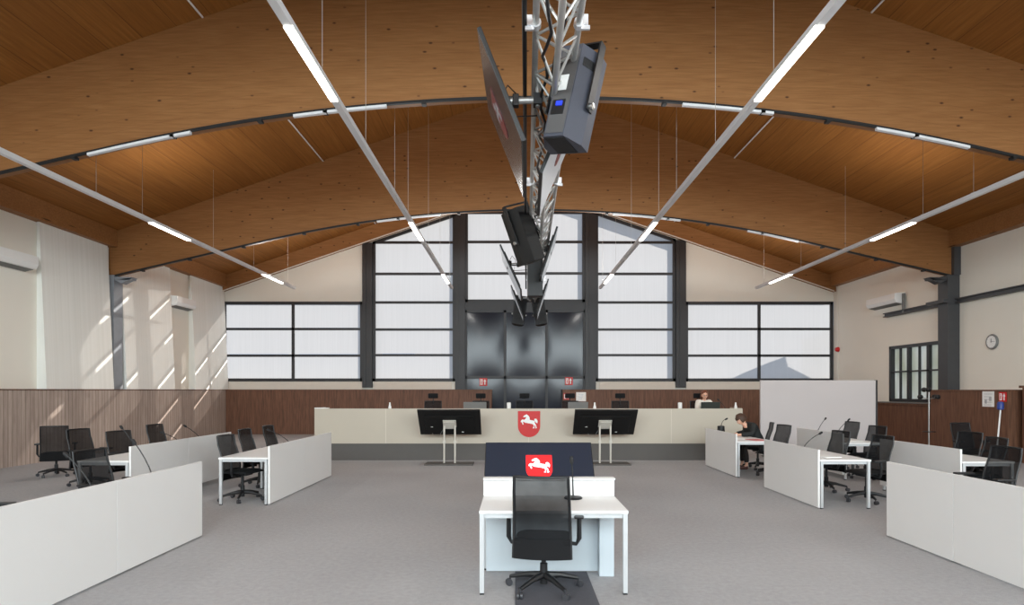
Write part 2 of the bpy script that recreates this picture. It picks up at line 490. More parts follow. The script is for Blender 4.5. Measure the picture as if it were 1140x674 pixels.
prism(bm, [(XL+.02, roof(XL)-.6), (XC, roof(XC)-.6), (XR-.02, roof(XR)-.6), (XR-.02, roof(XR)), (XC, roof(XC)), (XL+.02, roof(XL))], YB-.24, YB-.01)
struct(obj('roof_beam', bm, M['beam']), 'timber rafter running along the top of the gable wall')
bm = B()
for s in (-1, 1):
    prism(bm, [(XC, roof(XC)-.60), (XC+s*(HALF-.1), roof(XC+HALF)-.60+.035), (XC+s*(HALF-.1), roof(XC+HALF)-.64+.035), (XC, roof(XC)-.64)], YB-.27, YB-.24)
struct(obj('trim_15', bm, M['sill']))
# thin light fittings fixed below the beams
spots = [('far left', 11.34, -9.43+1.62, -5.93), ('left', 11.34, -4.05, -2.35), ('right', 11.34, 3.06, 4.72), ('far right', 11.34, 6.60, 8.30),
         ('left', 18.40, -4.1, -2.2), ('right', 18.40, 2.9, 4.9), ('far right', 18.40, 6.9, 8.4)]
lbl = ['thin white strip light under the near timber beam, first from the left wall',
       'thin white strip light under the near timber beam, beside the left hanging rail',
       'thin white strip light under the near timber beam, beside the right hanging rail',
       'thin white strip light under the near timber beam, closest to the right wall',
       'thin white strip light under the far timber beam above the left tall window',
       'thin white strip light under the far timber beam above the right tall window',
       'thin white strip light under the far timber beam above the lower right window']
for (s, y, x0, x1), L in zip(spots, lbl):
    bm = B(); n = 6
    for i in range(n):
        a, b = x0+(x1-x0)*i/n, x0+(x1-x0)*(i+1)/n
        prism(bm, [(a, arc(a)-.092), (b, arc(b)-.092), (b, arc(b)-.046), (a, arc(a)-.046)], y-.04, y+.03)
    tag(obj('strip_light', bm, M['rail_white']), L, 'light', 'strip lights below the timber beams')
# conduits along the ceiling
for x, L in ((-5.7, 'thin white conduit along the left slope of the timber ceiling'), (6.5, 'thin white conduit along the right slope of the timber ceiling')):
    bm = B()
    for (a, b) in ((4.5, 11.3), (11.6, 18.38), (18.66, 25.3)): tube(bm, [(x, a, roof(x)-.03), (x, b, roof(x)-.03)], .02, 6)
    tag(obj('ceiling_conduit', bm, M['rail_white']), L, 'conduit')

# steel columns
for i, (x0, x1, s) in enumerate(((XL, XL+.21, 1), (XR-.36, XR, -1))):
    bm = B(); box(bm, x0, x1, 18.33, 18.75, 0, 5.2)
    xm = XL if s > 0 else XR-.2
    if s < 0: box(bm, xm, xm+.2, 18.28, 18.40, 5.2, 6.2)
    box(bm, min(x0, x0+s*.5), max(x1, x1+s*.5), 18.36, 18.60, 5.06, 5.14)
    prism(bm, [((x1 if s > 0 else x0)+s*.0, 5.06), ((x1 if s > 0 else x0)+s*.55, 5.13), ((x1 if s > 0 else x0)+s*.2, 4.95)], 18.36, 18.6)
    struct(obj('column_%s' % ('left' if s > 0 else 'right'), bm, M['steel' if s < 0 else 'colsteel']))

# ------------------------------------------------------------------ left wall: slanted panels, wall units
for (y0, y1, L) in ((15.6, 18.22, 'tall white slanted acoustic panel on left wall, before the grey column'),
                    (18.82, 21.5, 'tall white slanted acoustic panel on left wall, just beyond the grey column'),
                    (22.9, 25.5, 'tall white slanted acoustic panel on left wall, next to the gable window')):
    bm = B()
    prism(bm, [(-11.85, WT+.026), (-11.79, WT+.026), (-11.98, 6.03), (-12.04, 6.03)], y0, y1)
    # side cheeks closing the wedge behind the panel, set back
    for yy in (y0+.05, y1-.11):
        prism(bm, [(XL, WT+.026), (-11.86, WT+.026), (-12.04, 6.0), (XL, 6.0)], yy, yy+.06)
    tag(obj('acoustic_panel', bm, M['cloth']), L, 'wall panel', 'slanted acoustic panels on the left wall')
def wall_unit(x, y0, y1, side, label, bracket=False):
    t = thing('air_heater', label, 'heater', (x, (y0+y1)/2, 4.9), 0, 'white wall units high on the side walls')
    L = (y1-y0)/2
    bm = B(); prism(bm, [(0, .2), (side*.34, .17), (side*.36, -.03), (side*.3, -.14), (0, -.2)], -L, L); obj('housing', bm, M['white'], t)
    bm = B()
    for k in range(4): prism(bm, [(side*(.06+.055*k), -.205+.012*k), (side*(.1+.055*k), -.197+.012*k), (side*(.1+.055*k), -.187+.012*k), (side*(.06+.055*k), -.195+.012*k)], -L+.05, L-.05)
    obj('outlet_grille', bm, M['grey'], t)
    if bracket:
        bm = B(); box(bm, side*.05, side*.12, -L-.1, -L-.02, -.52, .15); obj('bracket', bm, M['grey'], t)
wall_unit(XL+.001, 13.6, 15.25, 1, 'long white heater high on left wall, before the first slanted panel')
wall_unit(XL+.001, 21.52, 22.8, 1, 'white heater high on left wall between two slanted panels')
wall_unit(XR-.001, 20.9, 22.6, -1, 'white heater high on right wall above the barred window', True)

# ------------------------------------------------------------------ right wall: window, steel channel, clock, alarm
root = bpy.data.objects.new('window_6', None); C.objects.link(root); struct(root); root.location = (XR, (WY0+WY1)/2, WZ0)
hw, hh = (WY1-WY0)/2, WZ1-WZ0
bm = B()
for y in (-hw, hw-.1): box(bm, -.03, .12, y, y+.1, 0, hh)
box(bm, -.03, .12, -hw, hw, 0, .1); box(bm, -.03, .12, -hw, hw, hh-.1, hh); box(bm, -.0, .08, -hw, hw, hh*.52, hh*.52+.05)
n = 6
for k in range(1, n):
    y = -hw + 2*hw*k/n; w = .06 if k % 2 == 0 else .03
    box(bm, .04 if k % 2 else .0, .1, y-w, y+w, 0, hh)
obj('frame', bm, M['frame'], root)
boxo('pane', M['pane'], root, .12, .14, -hw, hw, 0, hh)
struct(boxo('trim_16', M['grey'], None, XR-.36, XR, WY0-.3, WY1+.4, 1.361, 1.39))
bm = B()
for a, b in ((12.0, 18.3), (18.78, 21.9)):
    box(bm, XR-.1, XR, a, b, 4.36, 4.5); box(bm, XR-.16, XR-.1, a, b, 4.47, 4.5); box(bm, XR-.16, XR-.1, a, b, 4.36, 4.39)
box(bm, XR-.5, XR-.36, 18.3, 19.1, 4.38, 4.48)
struct(obj('trim_17', bm, M['steel']))
t = thing('wall_clock', 'round wall clock with white dial on right wall beside the column', 'clock', (XR-.001, 17.05, 3.12))
R = Matrix.Rotation(-PI/2, 4, 'Y')
bm = B(); lathe(bm, [(.0, 0), (.20, 0), (.215, .03), (.20, .055), (.17, .05)], 32, mat=R); obj('case', bm, M['grey'], t, True)
bm = B(); lathe(bm, [(.165, .051), (.165, .056)], 32, mat=R); obj('dial', bm, M['white'], t)
boxo('hour_hand', M['plastic'], t, -.062, -.058, -.006, .006, -.02, .09)
boxo('minute_hand', M['plastic'], t, -.066, -.063, -.12, .02, -.004, .004)
bm = B()
for k in range(12):
    a = k*PI/6; y, z = .14*math.sin(a), .14*math.cos(a); box(bm, -.058, -.0562, y-.006, y+.006, z-.006, z+.006)
obj('dial_pattern', bm, M['grey'], t)
t = thing('alarm_sounder', 'small red alarm sounder on right wall near the gable corner', 'alarm', (XR-.001, 25.2, 3.45))
bm = B(); lathe(bm, [(0, 0), (.1, 0), (.1, .05), (.07, .12), (0, .14)], 20, mat=R); obj('sounder', bm, M['red'], t, True)
bm = B(); tube(bm, [(-.02, 0, .1), (-.02, 0, 2.5)], .015, 6); tube(bm, [(-.02, 0, -.1), (-.02, 0, -1.6)], .015, 6); obj('cable', bm, M['wall'], t)

# ------------------------------------------------------------------ hanging linear lights
ZR = 5.55
def light_rail(x, label):
    t = thing('linear_light', label, 'light', (x, 12.0, ZR), 0, 'long linear lights hung on wires')
    Y0, Y1 = 1.0, 23.0
    lit = [(6.4, 8.05), (13.9, 15.55), (20.1, 21.75)]
    bm = B(); box(bm, -.045, .045, Y0-12, Y1-12, .012, .08); 
    cur = Y0
    for a, b in lit + [(Y1, Y1)]:
        box(bm, -.045, .045, cur-12, a-12, -.005, .012); cur = b
    obj('housing', bm, M['rail_white'], t)
    for a, b in lit: boxo('diffuser', M['lit'], t, -.044, .044, a-12, b-12, -.02, .011)
    zr = roof(x) - ZR - .004
    for y in (3.0, 5.3, 7.55, 9.75, 12.1, 13.6, 16.8, 19.4, 22.3):
        bm = B(); zt_ = zr
        tube(bm, [(0, y-12, .08), (0, y-12, zt_)], .0036, 5); box(bm, -.02, .02, y-12.05, y-11.95, .08, .1)
        obj('suspension_wire', bm, M['wire'], t)
    for a, b in lit:
        ld = bpy.data.lights.new('lamp', 'AREA'); ld.shape = 'RECTANGLE'; ld.size = .09; ld.size_y = b-a
        ld.energy = 45; ld.color = (1, .97, .93); ld.spread = PI
        lo = bpy.data.objects.new('lamp', ld); C.objects.link(lo); lo.location = (x, (a+b)/2, ZR-.03)
        if a > 10:  # upward fill added above the rails to brighten the ceiling bays
            up_fill = bpy.data.objects.new('lamp', ld.copy()); C.objects.link(up_fill); up_fill.data.energy = 48 if a < 18 else 165; up_fill.location = (x, (a+b)/2, ZR+.1); up_fill.rotation_euler = (PI, 0, 0)
light_rail(-8.18, 'long white linear light hung closest to the left wall')
light_rail(-2.35, 'long white linear light hung left of the metal truss')
light_rail(3.15, 'long white linear light hung right of the metal truss')
light_rail(8.95, 'long white linear light hung closest to the right wall')

# ------------------------------------------------------------------ emblem (shield with horse)
HP = [(400,178),(425,195),(465,230),(490,285),(488,335),(520,352),(570,358),(610,368),(630,376),(642,356),(624,334),(650,308),(690,312),(720,345),(732,395),
      (718,462),(700,435),(672,428),(662,398),(650,388),(641,410),(648,450),(684,500),(692,556),(714,580),(692,602),(655,605),(668,572),(656,520),(641,500),
      (634,532),(630,575),(636,600),(584,602),(590,578),(612,558),(611,512),(584,476),(540,465),(470,450),(400,440),(350,432),(318,408),(292,402),(286,425),
      (302,465),(299,488),(274,489),(258,440),(252,410),(244,418),(232,422),(216,402),(232,362),(268,332),(324,346),(345,330),(376,294),(386,264),(350,262),(310,268),(292,245),(330,210),(375,190)]
def horse_pts(w, cx=0.0, top=0.0, sc=1.0):
    k = w/595*sc
    return [((x-472)*k + cx, top - (y-140)*k) for x, y in HP]
def shield_pts(w, h):
    pts = [(-w/2, 0), (w/2, 0)]
    r = w/2; s = h - r
    pts += [(r*math.cos(a), -s - r*math.sin(a)) for a in [PI*i/20 for i in range(21)]]
    return pts
def flat(name, pts, m, parent, y, flip=1, T=None):
    bm = B(); prism(bm, pts, y, y+.004*flip)
    if T is not None:
        for v in bm.verts: v.co = T @ v.co
    return obj(name, bm, m, parent)

# ------------------------------------------------------------------ truss with displays and loudspeakers
def trx(y): return .32 + (y-4.16)*.0185
TZb, TZt, TW = 4.40, 4.67, .17
t = thing('lighting_truss', 'long aluminium lattice truss hung down the middle of the hall', 'truss', (trx(11), 11.0, 4.4))
ang = -math.atan(.0185)
t.rotation_euler = (0, 0, ang)
L0, L1 = 2.0-11, 19.6-11
for nm, x, z in (('chord', -TW, .27), ('chord', TW, .27), ('chord', 0, 0)):
    bm = B(); tube(bm, [(x, L0, z), (x, L1, z)], .027, 10); obj(nm, bm, M['truss'], t, True)
bm = B(); n = 58; st = (L1-L0)/n
for i in range(n):
    a, b = L0+i*st, L0+(i+1)*st
    p, q = ((a, b) if i % 2 == 0 else (b, a))
    for s in (-1, 1): tube(bm, [(s*TW, p, .27), (0, q, 0)], .0125, 6)
    tube(bm, [(-TW, p, .27), (TW, q, .27)], .0125, 6)
    if i % 4 == 0:
        for s in (-1, 1): tube(bm, [(s*TW, a, .27), (0, a, 0)], .011, 6)
obj('lattice', bm, M['truss'], t, True)
bm = B()
tube(bm, [(-TW-.09, L0, .28), (-TW-.09, L1-2, .28)], .02, 8)
ps = [( -TW*.5+.03*math.sin(k*1.7), L0+k*.22, .12+.06*math.sin(k*.9)) for k in range(int((L1-L0)/.22))]
tube(bm, ps, .014, 6)
ps = [( .02+.04*math.sin(k*1.1+2), L0+k*.25, .2+.04*math.sin(k*.7)) for k in range(int((L1-L0)/.25))]
tube(bm, ps, .01, 6)
obj('cable_bundle', bm, M['plastic'], t, True)
for y in (4.88, 8.6, 12.4, 16.0):
    for s in (-1, 1):
        bm = B(); yy = y-11
        tube(bm, [(s*TW, yy-.03, .27), (s*TW, yy+.03, .27)], .042, 12)
        box(bm, s*TW-.02+s*.05, s*TW+.02+s*.05, yy-.025, yy+.025, .25, .33); box(bm, s*TW+s*.05-.035, s*TW+s*.05+.035, yy-.012, yy+.012, .22, .25)
        obj('clamp', bm, M['clamp'], t)
for y in (4.36, 11.46, 18.5):
    bm = B()
    for s in (-1, 1): tube(bm, [(s*TW, y-11, .29), (0, y-11, 1.3), ], .006, 6)
    tube(bm, [(0, y-11, 1.3), (0, y-11, arc(trx(y))-.07-4.4)], .007, 6); obj('steel_cable', bm, M['wire'], t)

def hung_display(side, y0, y1, label, xb, xt, zb=3.83, zt=4.77, emblem=False, bright=True):
    """flat display hung beside the truss, leaning out at the top; side -1 left, +1 right."""
    L = y1-y0; ym = (y0+y1)/2
    up = Vector((xt-xb, 0, zt-zb)); h = up.length; up.normalize()
    along = Vector((.02, 1, 0)).normalized()
    nrm = along.cross(up)
    if nrm.x*side < 0: nrm = -nrm          # faces outward
    t = thing('hanging_display', label, 'display', (xb, ym, zb), 0, 'flat displays hung from the truss')
    # local frame: x along length, y = -normal (back), z up
    T = Matrix(((along.x, -nrm.x, up.x, 0), (along.y, -nrm.y, up.y, 0), (along.z, -nrm.z, up.z, 0), (0,0,0,1)))
    if T.to_3x3().determinant() < 0:
        T = Matrix(((-along.x, -nrm.x, up.x, 0), (-along.y, -nrm.y, up.y, 0), (-along.z, -nrm.z, up.z, 0), (0,0,0,1)))
    bm = B(); box(bm, -L/2, L/2, 0, .035, 0, h, .006); box(bm, -L*.36, L*.36, .035, .06, h*.12, h*.88, .01)
    for v in bm.verts: v.co = T @ v.co
    obj('casing', bm, M['tvback'], t)
    bm = B(); box(bm, -L/2+.012, L/2-.012, -.004, 0, .014, h-.012)
    for v in bm.verts: v.co = T @ v.co
    sc = obj('screen', bm, M['brightscreen' if bright else 'dimscreen'], t)
    w = .36
    if emblem:
     flat('emblem_shield', [(x, z+h*.78) for x, z in shield_pts(w, w*1.17)], M['dim_red'], sc, -.006, -1, T)
     flat('emblem_horse', [(x, z) for x, z in horse_pts(w, 0, h*.78-.03, .92)], M['dim_white'], sc, -.011, -1, T)
    # mount arm from the truss to the back of the display
    bc = T @ Vector((0, .06, h*.70)); tx = trx(ym) + side*TW
    e = Vector((tx - xb - side*.03, 0, bc.z+.01))
    bm = B(); tube(bm, [e, bc], .03, 10); tube(bm, [(e.x, 0, e.z-.06), (e.x, 0, 4.72-zb)], .022, 10)
    obj('mount_arm', bm, M['truss'], t, True)
    bm = B(); box(bm, -.2, .2, .06, .085, h*.5-.03, h*.5+.03); box(bm, -.2, -.16, .06, .08, h*.3, h*.7); box(bm, .16, .2, .06, .08, h*.3, h*.7)
    for v in bm.verts: v.co = T @ v.co
    box(bm, e.x-.04, e.x+.04, -.05, .05, e.z-.05, e.z+.05); box(bm, bc.x-.05, bc.x+.05, -.09, .07, bc.z-.09, bc.z+.07, .012); box(bm, (bc.x*.6+e.x*.4)-.03, (bc.x*.6+e.x*.4)+.03, -.04, .04, bc.z-.05, bc.z+.06, .01)
    obj('mount_bracket', bm, M['plastic'], t)
    bm = B(); tube(bm, [bc+Vector((0,.1,.1)), bc+Vector((-side*.06,.14,.22)), bc+Vector((-side*.14,.1,.12)), bc+Vector((-side*.1,.06,-.12)), Vector((e.x, .1, e.z-.1))], .007, 6)
    obj('cable', bm, M['plastic'], t, True)
hung_display(-1, 5.1, 6.6, 'large flat display hung nearest to the viewer, left of the truss', .075, -.30, emblem=True, bright=False)
hung_display(1, 5.85, 7.3, 'flat display right of the truss, just behind the nearest grey loudspeaker', .27, .66, emblem=True)
hung_display(1, 11.3, 12.8, 'flat display right of the truss, second from the viewer on that side', .50, .80, 3.86)
hung_display(-1, 12.7, 14.2, 'flat display left of the truss, beyond the leaning dark loudspeaker', .12, -.31)
hung_display(1, 16.6, 18.0, 'flat display right of the truss, farthest from the viewer', .62, .92)
hung_display(-1, 17.6, 19.0, 'flat display left of the truss, farthest from the viewer', .24, -.12)

def speaker_box(label, loc, rot, H=.9, wf=.42, wr=.22, d=.36, dark=False, lean=0.0, bracket=True):
    """local: z long axis, -y rear panel, +y grille."""
    t = thing('loudspeaker', label, 'loudspeaker', loc, 0, 'loudspeakers hung from the truss')
    t.rotation_euler = rot
    bm = B(); prism(bm, [(-wr/2, -d/2), (wr/2, -d/2), (wf/2, d*.1), (wf/2, d/2), (-wf/2, d/2), (-wf/2, d*.1)], -H/2, H/2, 'z')
    bmesh.ops.bevel(bm, geom=[e for e in bm.edges if e.calc_face_angle(0) > .6], offset=.008, segments=2, affect='EDGES')
    cab = obj('cabinet', bm, M['tvback'] if dark else M['spk'], t)
    boxo('front_grille', M['grille'], t, -wf/2+.015, wf/2-.015, d/2, d/2+.012, -H/2+.02, H/2-.02)
    boxo('base_grille', M['grille'], t, -wr/2, wr/2, -d/2+.02, d/2-.02, -H/2-.006, -H/2+.0)
    boxo('rear_panel', M['tvback'] if dark else M['spkrear'], t, -wr/2+.012, wr/2-.012, -d/2-.004, -d/2+.002, -H/2+.03, H/2-.05)
    if not dark:
      bm = B(); box(bm, -.07, .05, -d/2-.014, -d/2-.004, -H/2+.2, -H/2+.33); cu = obj('connector_plate', bm, M['plastic'], t)
      boxo('socket', M['blue'], cu, -.03, .03, -d/2-.026, -d/2-.014, -H/2+.27, -H/2+.31)
      boxo('rating_label', M['paper'], t, -.05, .03, -d/2-.008, -d/2-.004, -H/2+.42, -H/2+.56)
    # handle hole on the side
    nx = Vector((d*.6, -(wf-wr)/2, 0)).normalized(); mid = Vector(((wr+wf)/4, -d*.2, H/2-.14))
    tx = Vector((nx.y, -nx.x, 0)) * -1
    T = Matrix(((tx.x, nx.x, 0, mid.x), (tx.y, nx.y, 0, mid.y), (0, 0, 1, mid.z), (0,0,0,1)))
    bm = B(); box(bm, -.07, .07, -.01, .004, -.04, .04, .012)
    for v in bm.verts: v.co = T @ v.co
    obj('handle', bm, M['grille'], t)
    if bracket:
        bm = B()
        for s in (-1, 1): box(bm, s*(wf/2+.012)-.008, s*(wf/2+.012)+.008, -.05, .05, -.12, H/2+.08)
        box(bm, -wf/2-.02, wf/2+.02, -.04, .04, H/2+.07, H/2+.085)
        obj('yoke', bm, M['plastic'], t)
        for s in (-1, 1):
            bm = B(); lathe(bm, [(0, 0), (.03, 0), (.03, .03), (0, .035)], 12, mat=Matrix.Translation((s*(wf/2+.02), 0, -.08)) @ Matrix.Rotation(s*PI/2, 4, 'Y'))
            obj('knob', bm, M['chrome'], t)
    # pipe clamp hanging the box from the lower chord of the truss
    Mi = (Matrix.Translation(loc) @ t.rotation_euler.to_matrix().to_4x4()).inverted()
    tgt = Mi @ Vector((trx(loc[1]), loc[1], TZb+.02)); st = Vector((0, 0, H*.42))
    bm = B(); tube(bm, [st, tgt], .016, 8)
    ax = (Mi.to_3x3() @ Vector((0, 1, 0))).normalized(); tube(bm, [tgt-ax*.03, tgt+ax*.03], .04, 12)
    obj('hanger', bm, M['plastic'], t)
    return t
RT = math.radians
speaker_box('grey loudspeaker with rear sockets hung right of the truss, nearest to the viewer', (.50, 5.55, 4.38), (RT(-9), RT(9), RT(-32)), H=.84, wf=.38, wr=.2, d=.32)
speaker_box('dark loudspeaker leaning left across the truss, midway down the hall', (.17, 10.3, 4.36), (RT(-4), RT(-20), RT(30)), dark=True)
speaker_box('black upright loudspeaker hung straight below the truss, midway down the hall', (.385, 12.0, 3.98), (0, 0, 0), H=.76, wf=.3, wr=.28, d=.3, dark=True, bracket=False)
speaker_box('small black loudspeaker at the far end of the truss, left one', (.13, 18.45, 4.12), (RT(6), RT(-8), RT(180)), H=.8, wf=.34, wr=.2, d=.3, dark=True)
speaker_box('small black loudspeaker at the far end of the truss, right one', (.72, 18.45, 4.12), (RT(6), RT(8), RT(180)), H=.8, wf=.34, wr=.2, d=.3, dark=True)

# ------------------------------------------------------------------ office chairs
def backrest_pt(u, v, w0, w1, z0, z1, y0, lean):
    w = w0 + (w1-w0)*v
    y = y0 - lean*v + .05*math.sin(PI*min(1, v*1.25))*.9 + .045*u*u
    return Vector((u*w/2, y, z0+(z1-z0)*v))
def make_chair(name, label, group, headrest=False):
    t = thing(name, label, 'chair', (0,0,0), 0, group)
    # seat
    bm = B(); N = 10
    def sp(i, j, top):
        u, v = -1+2*i/N, -1+2*j/N
        x, y = u*.245, v*.235+.02
        x *= 1-.10*v*v*(1 if v > 0 else .3)
        e = max(abs(u), abs(v))
        z = (.505 - .02*e**6 - .03*max(0, v)**4) if top else (.445 + .012*e**4)
        return (x, y, z)
    A = [[bm.verts.new(sp(i, j, True)) for j in range(N+1)] for i in range(N+1)]
    Bt = [[bm.verts.new(sp(i, j, False)) for j in range(N+1)] for i in range(N+1)]
    for i in range(N):
        for j in range(N):
            bm.faces.new((A[i][j], A[i+1][j], A[i+1][j+1], A[i][j+1])); bm.faces.new((Bt[i][j], Bt[i][j+1], Bt[i+1][j+1], Bt[i+1][j]))
    for i in range(N):
        bm.faces.new((A[i][0], Bt[i][0], Bt[i+1][0], A[i+1][0])); bm.faces.new((A[i][N], A[i+1][N], Bt[i+1][N], Bt[i][N]))
        bm.faces.new((A[0][i], A[0][i+1], Bt[0][i+1], Bt[0][i])); bm.faces.new((A[N][i], Bt[N][i], Bt[N][i+1], A[N][i+1]))
    obj('seat', bm, M['fabric'], t, True)
    # backrest: see-through mesh, opaque lower cover, slim frame
    args = (.50, .46, .33, 1.05, -.24, .10)
    NU, NV = 12, 20
    def grid(v0, v1, nv, off):
        bm = B(); g = [[bm.verts.new(backrest_pt(-1+2*i/NU, v0+(v1-v0)*j/nv, *args)+Vector((0, off, 0))) for j in range(nv+1)] for i in range(NU+1)]
        for i in range(NU):
            for j in range(nv): bm.faces.new((g[i][j], g[i+1][j], g[i+1][j+1], g[i][j+1]))
        return bm
    bk = obj('backrest', grid(.16, 1, NV, 0), M['mesh'], t, True)
    bm = grid(0, .24, 6, -.012); r = bmesh.ops.solidify(bm, geom=bm.faces[:], thickness=.02); obj('lower_cover', bm, M['fabric'], bk, True)
    bm = B()
    loop = [backrest_pt(-1, v/10, *args) for v in range(11)] + [backrest_pt(-1+u/5, 1, *args) for u in range(1, 10)] + [backrest_pt(1, 1-v/10, *args) for v in range(11)]
    tube(bm, loop, .013, 8); obj('back_frame', bm, M['plastic'], bk, True)
    bm = B(); tube(bm, [(0, -.06, .425), (0, -.16, .415), (0, -.225, .42), (0, -.22, .46)], [.03,.03,.024,.015], 8); obj('back_support', bm, M['plastic'], t, True)
    # armrests
    for s in (-1, 1):
        bm = B(); tube(bm, [(s*.17, .0, .43), (s*.29, .0, .42), (s*.315, -.0, .47), (s*.315, 0, .66)], [.018, .018, .022, .02], 8)
        a = obj('armrest', bm, M['plastic'], t, True)
        bm = B(); box(bm, s*.315-.042, s*.315+.042, -.11, .14, .66, .69, .012); obj('arm_pad', bm, M['plastic'], a)
    # mechanism, gas column, five-star base, casters
    bm = B(); box(bm, -.11, .11, -.12, .12, .405, .448, .012); tube(bm, [(.08, .02, .42), (.27, .03, .415)], .008, 6); obj('mechanism', bm, M['plastic'], t)
    bm = B(); lathe(bm, [(.034, .06), (.034, .24), (.022, .245), (.022, .42)], 14); obj('gas_column', bm, M['plastic'], t, True)
    for k in range(5):
        a = 2*PI*k/5 + .35; c, s = math.cos(a), math.sin(a)
        bm = B(); tube(bm, [(.02*c, .02*s, .135), (.15*c, .15*s, .125), (.325*c, .325*s, .085)], [.034, .026, .017], 8)
        lg = obj('leg', bm, M['plastic'], t, True)
        bm = B(); Rz = Matrix.Translation((.325*c, .325*s, 0)) @ Matrix.Rotation(a+.6, 4, 'Z')
        for q in (-1, 1): lathe(bm, [(.012, -.011), (.03, -.01), (.032, 0), (.03, .01), (.012, .011)], 14, mat=Rz @ Matrix.Translation((.012, q*.016, .032)) @ Matrix.Rotation(PI/2, 4, 'X'))
        tube(bm, [tuple(Rz @ Vector((0, 0, .09))), tuple(Rz @ Vector((0, 0, .05)))], .01, 6)
        obj('caster', bm, M['caster'], lg, True)
    if headrest:
        bm = B(); tube(bm, [(0, -.285, .95), (0, -.345, 1.08), (0, -.315, 1.2)], .014, 8); hs = obj('headrest_stem', bm, M['plastic'], t, True)
        bm = B(); vs = box(bm, -.14, .14, -.03, .03, 1.13, 1.27, .028)
        for v in bm.verts: v.co.y += -.30 + .9*v.co.x**2
        obj('headrest', bm, M['fabric'], t, True)
    return t

GC = 'black mesh office chairs'
lab0 = 'black mesh office chair with armrests pulled up to the single white table in the centre'
chair0 = make_chair('office_chair', lab0, GC)
chair0.location = (.255, 5.53, 0); chair0.rotation_euler = (0, 0, RT(-7))
E, W_, N_ = -PI/2, PI/2, 0.0        # facing +X, -X, +Y
for x, y, r, L in (
    (-9.55, 12.9, RT(30), 'black office chair seen from behind, standing alone by the left slatted wall'),
    (-7.95, 11.6, E-RT(15), 'black office chair partly in front of the chair standing alone by the left wall'),
    (-6.83, 11.0, E-RT(20), 'black office chair at the rear left desks, near their open table end'),
    (-7.42, 13.2, E+RT(-10), 'black office chair beyond the rear left desks, seen against the slatted wall'),
    (-4.90, 7.5, E-RT(12), 'black office chair showing only its back above the long near left desk row'),
    (-5.0, 5.72, E+RT(5), 'black office chair just entering the picture at its left edge'),
    (-4.42, 10.05, E-RT(7), 'black office chair tucked under the open end of the middle left desks'),
    (-4.78, 11.6, E-RT(4), 'black office chair at the middle left desks, second from their open end'),
    (-4.80, 12.75, E-RT(4), 'black office chair at the middle left desks, closest to the gable'),
    (5.64, 9.95, W_+RT(9), 'black office chair at the open table end of the middle right desk'),
    (5.55, 11.05, W_+RT(10), 'black office chair behind the middle right desk, second from its open end'),
    (7.52, 14.3, W_+RT(10), 'black office chair at the far right rear desk in front of the white partition'),
    (7.12, 12.6, W_+RT(12), 'black office chair beside the dark edge of the white partition'),
    (10.0, 13.6, RT(186), 'black office chair facing out from the walnut panelling below the notices'),
    (7.65, 10.75, W_+RT(12), 'black office chair behind the rear right desk, before the chair at the panelling'),
    (7.12, 9.55, W_+RT(-2), 'black office chair at the open table end of the rear right desk'),
    (6.02, 7.95, W_+RT(4), 'large black office chair at right edge of the picture, before the rear right desk'),
    (5.5, 14.05, W_-RT(14), 'black office chair that the person in the black robe sits on'),
    (5.38, 13.0, W_+RT(12), 'empty black office chair beside the person in the black robe'),
    ): dup(chair0, (x, y, 0), r, L, GC)

# ------------------------------------------------------------------ desks
def make_desk(name, label, group, W, D=.8, panel_h=.9, low=.02, top=.74, py=0.0, pm='desk'):
    t = thing(name, label, 'desk', (0,0,0), 0, group)
    boxo('front_panel', M[pm], t, -W/2+.002+(.03 if py else 0), W/2-.002-(.03 if py else 0), -.03+py, py, low, panel_h, bev=.004)
    boxo('tabletop', M['desk'], t, -W/2+.002, W/2-.002, -D, -.032, top-.028, top, bev=.004)
    bm = B()
    box(bm, -W/2+.03, W/2-.03, -D+.03, -D+.06, top-.07, top-.029); box(bm, -W/2+.03, W/2-.03, -.09, -.06, top-.07, top-.029)
    for s in (-1, 1): box(bm, min(s*(W/2-.03), s*(W/2-.06)), max(s*(W/2-.03), s*(W/2-.06)), -D+.06, -.09, top-.07, top-.029)
    obj('underframe', bm, M['deskleg'], t)
    for s in (-1, 1):
        for y in (-D+.01, -.085):
            x0 = s*(W/2-.025)
            bm = B(); box(bm, x0-.02, x0+.02, y, y+.04, .015, top-.029, .003); lg = obj('leg', bm, M['deskleg'], t)
            boxo('foot', M['plastic'], lg, x0-.018, x0+.018, y+.002, y+.038, 0, .015)
    return t
GD = 'white desks with tall front panels'
d16 = make_desk('courtroom_desk', 'white desk in near left row, at the corner by the centre aisle', GD, 1.61, panel_h=.917)
d16.location = (-3.80, 7.53-.805, 0); d16.rotation_euler = (0,0,E)
dup(d16, (-3.80, 7.53-.805-1.612, 0), E, 'white desk in near left row, cut off at the left edge of the picture', GD)
dup(d16, (-3.80, 9.6+.805, 0), E, 'white desk of the middle left pair with open table end and chair under it', GD)
dup(d16, (-3.80, 9.6+.805+1.612, 0), E, 'white desk of the middle left pair, farther one towards the gable', GD)
d20 = make_desk('courtroom_desk', 'white desk in right row nearest the judges bench, where the robed person sits', GD, 2.02, panel_h=.89)
d20.location = (4.5, 13.65, 0); d20.rotation_euler = (0,0,W_)
dup(d20, (4.54, 10.3, 0), W_, 'white desk in middle of right row with open table end and papers', GD)
d22 = make_desk('courtroom_desk', 'large white desk at the right row, nearest the viewer', GD, 1.15, panel_h=.917)
d22.location = (4.51, 7.53-.575, 0); d22.rotation_euler = (0,0,W_)
dup(d16, (4.51, 7.53-1.152-.805, 0), W_, 'white desk at right edge of picture, continuing the near right row', GD)
b16 = make_desk('courtroom_desk', 'white desk of the rear left pair with its open table end showing', GD, 1.62, panel_h=.95, low=.1)
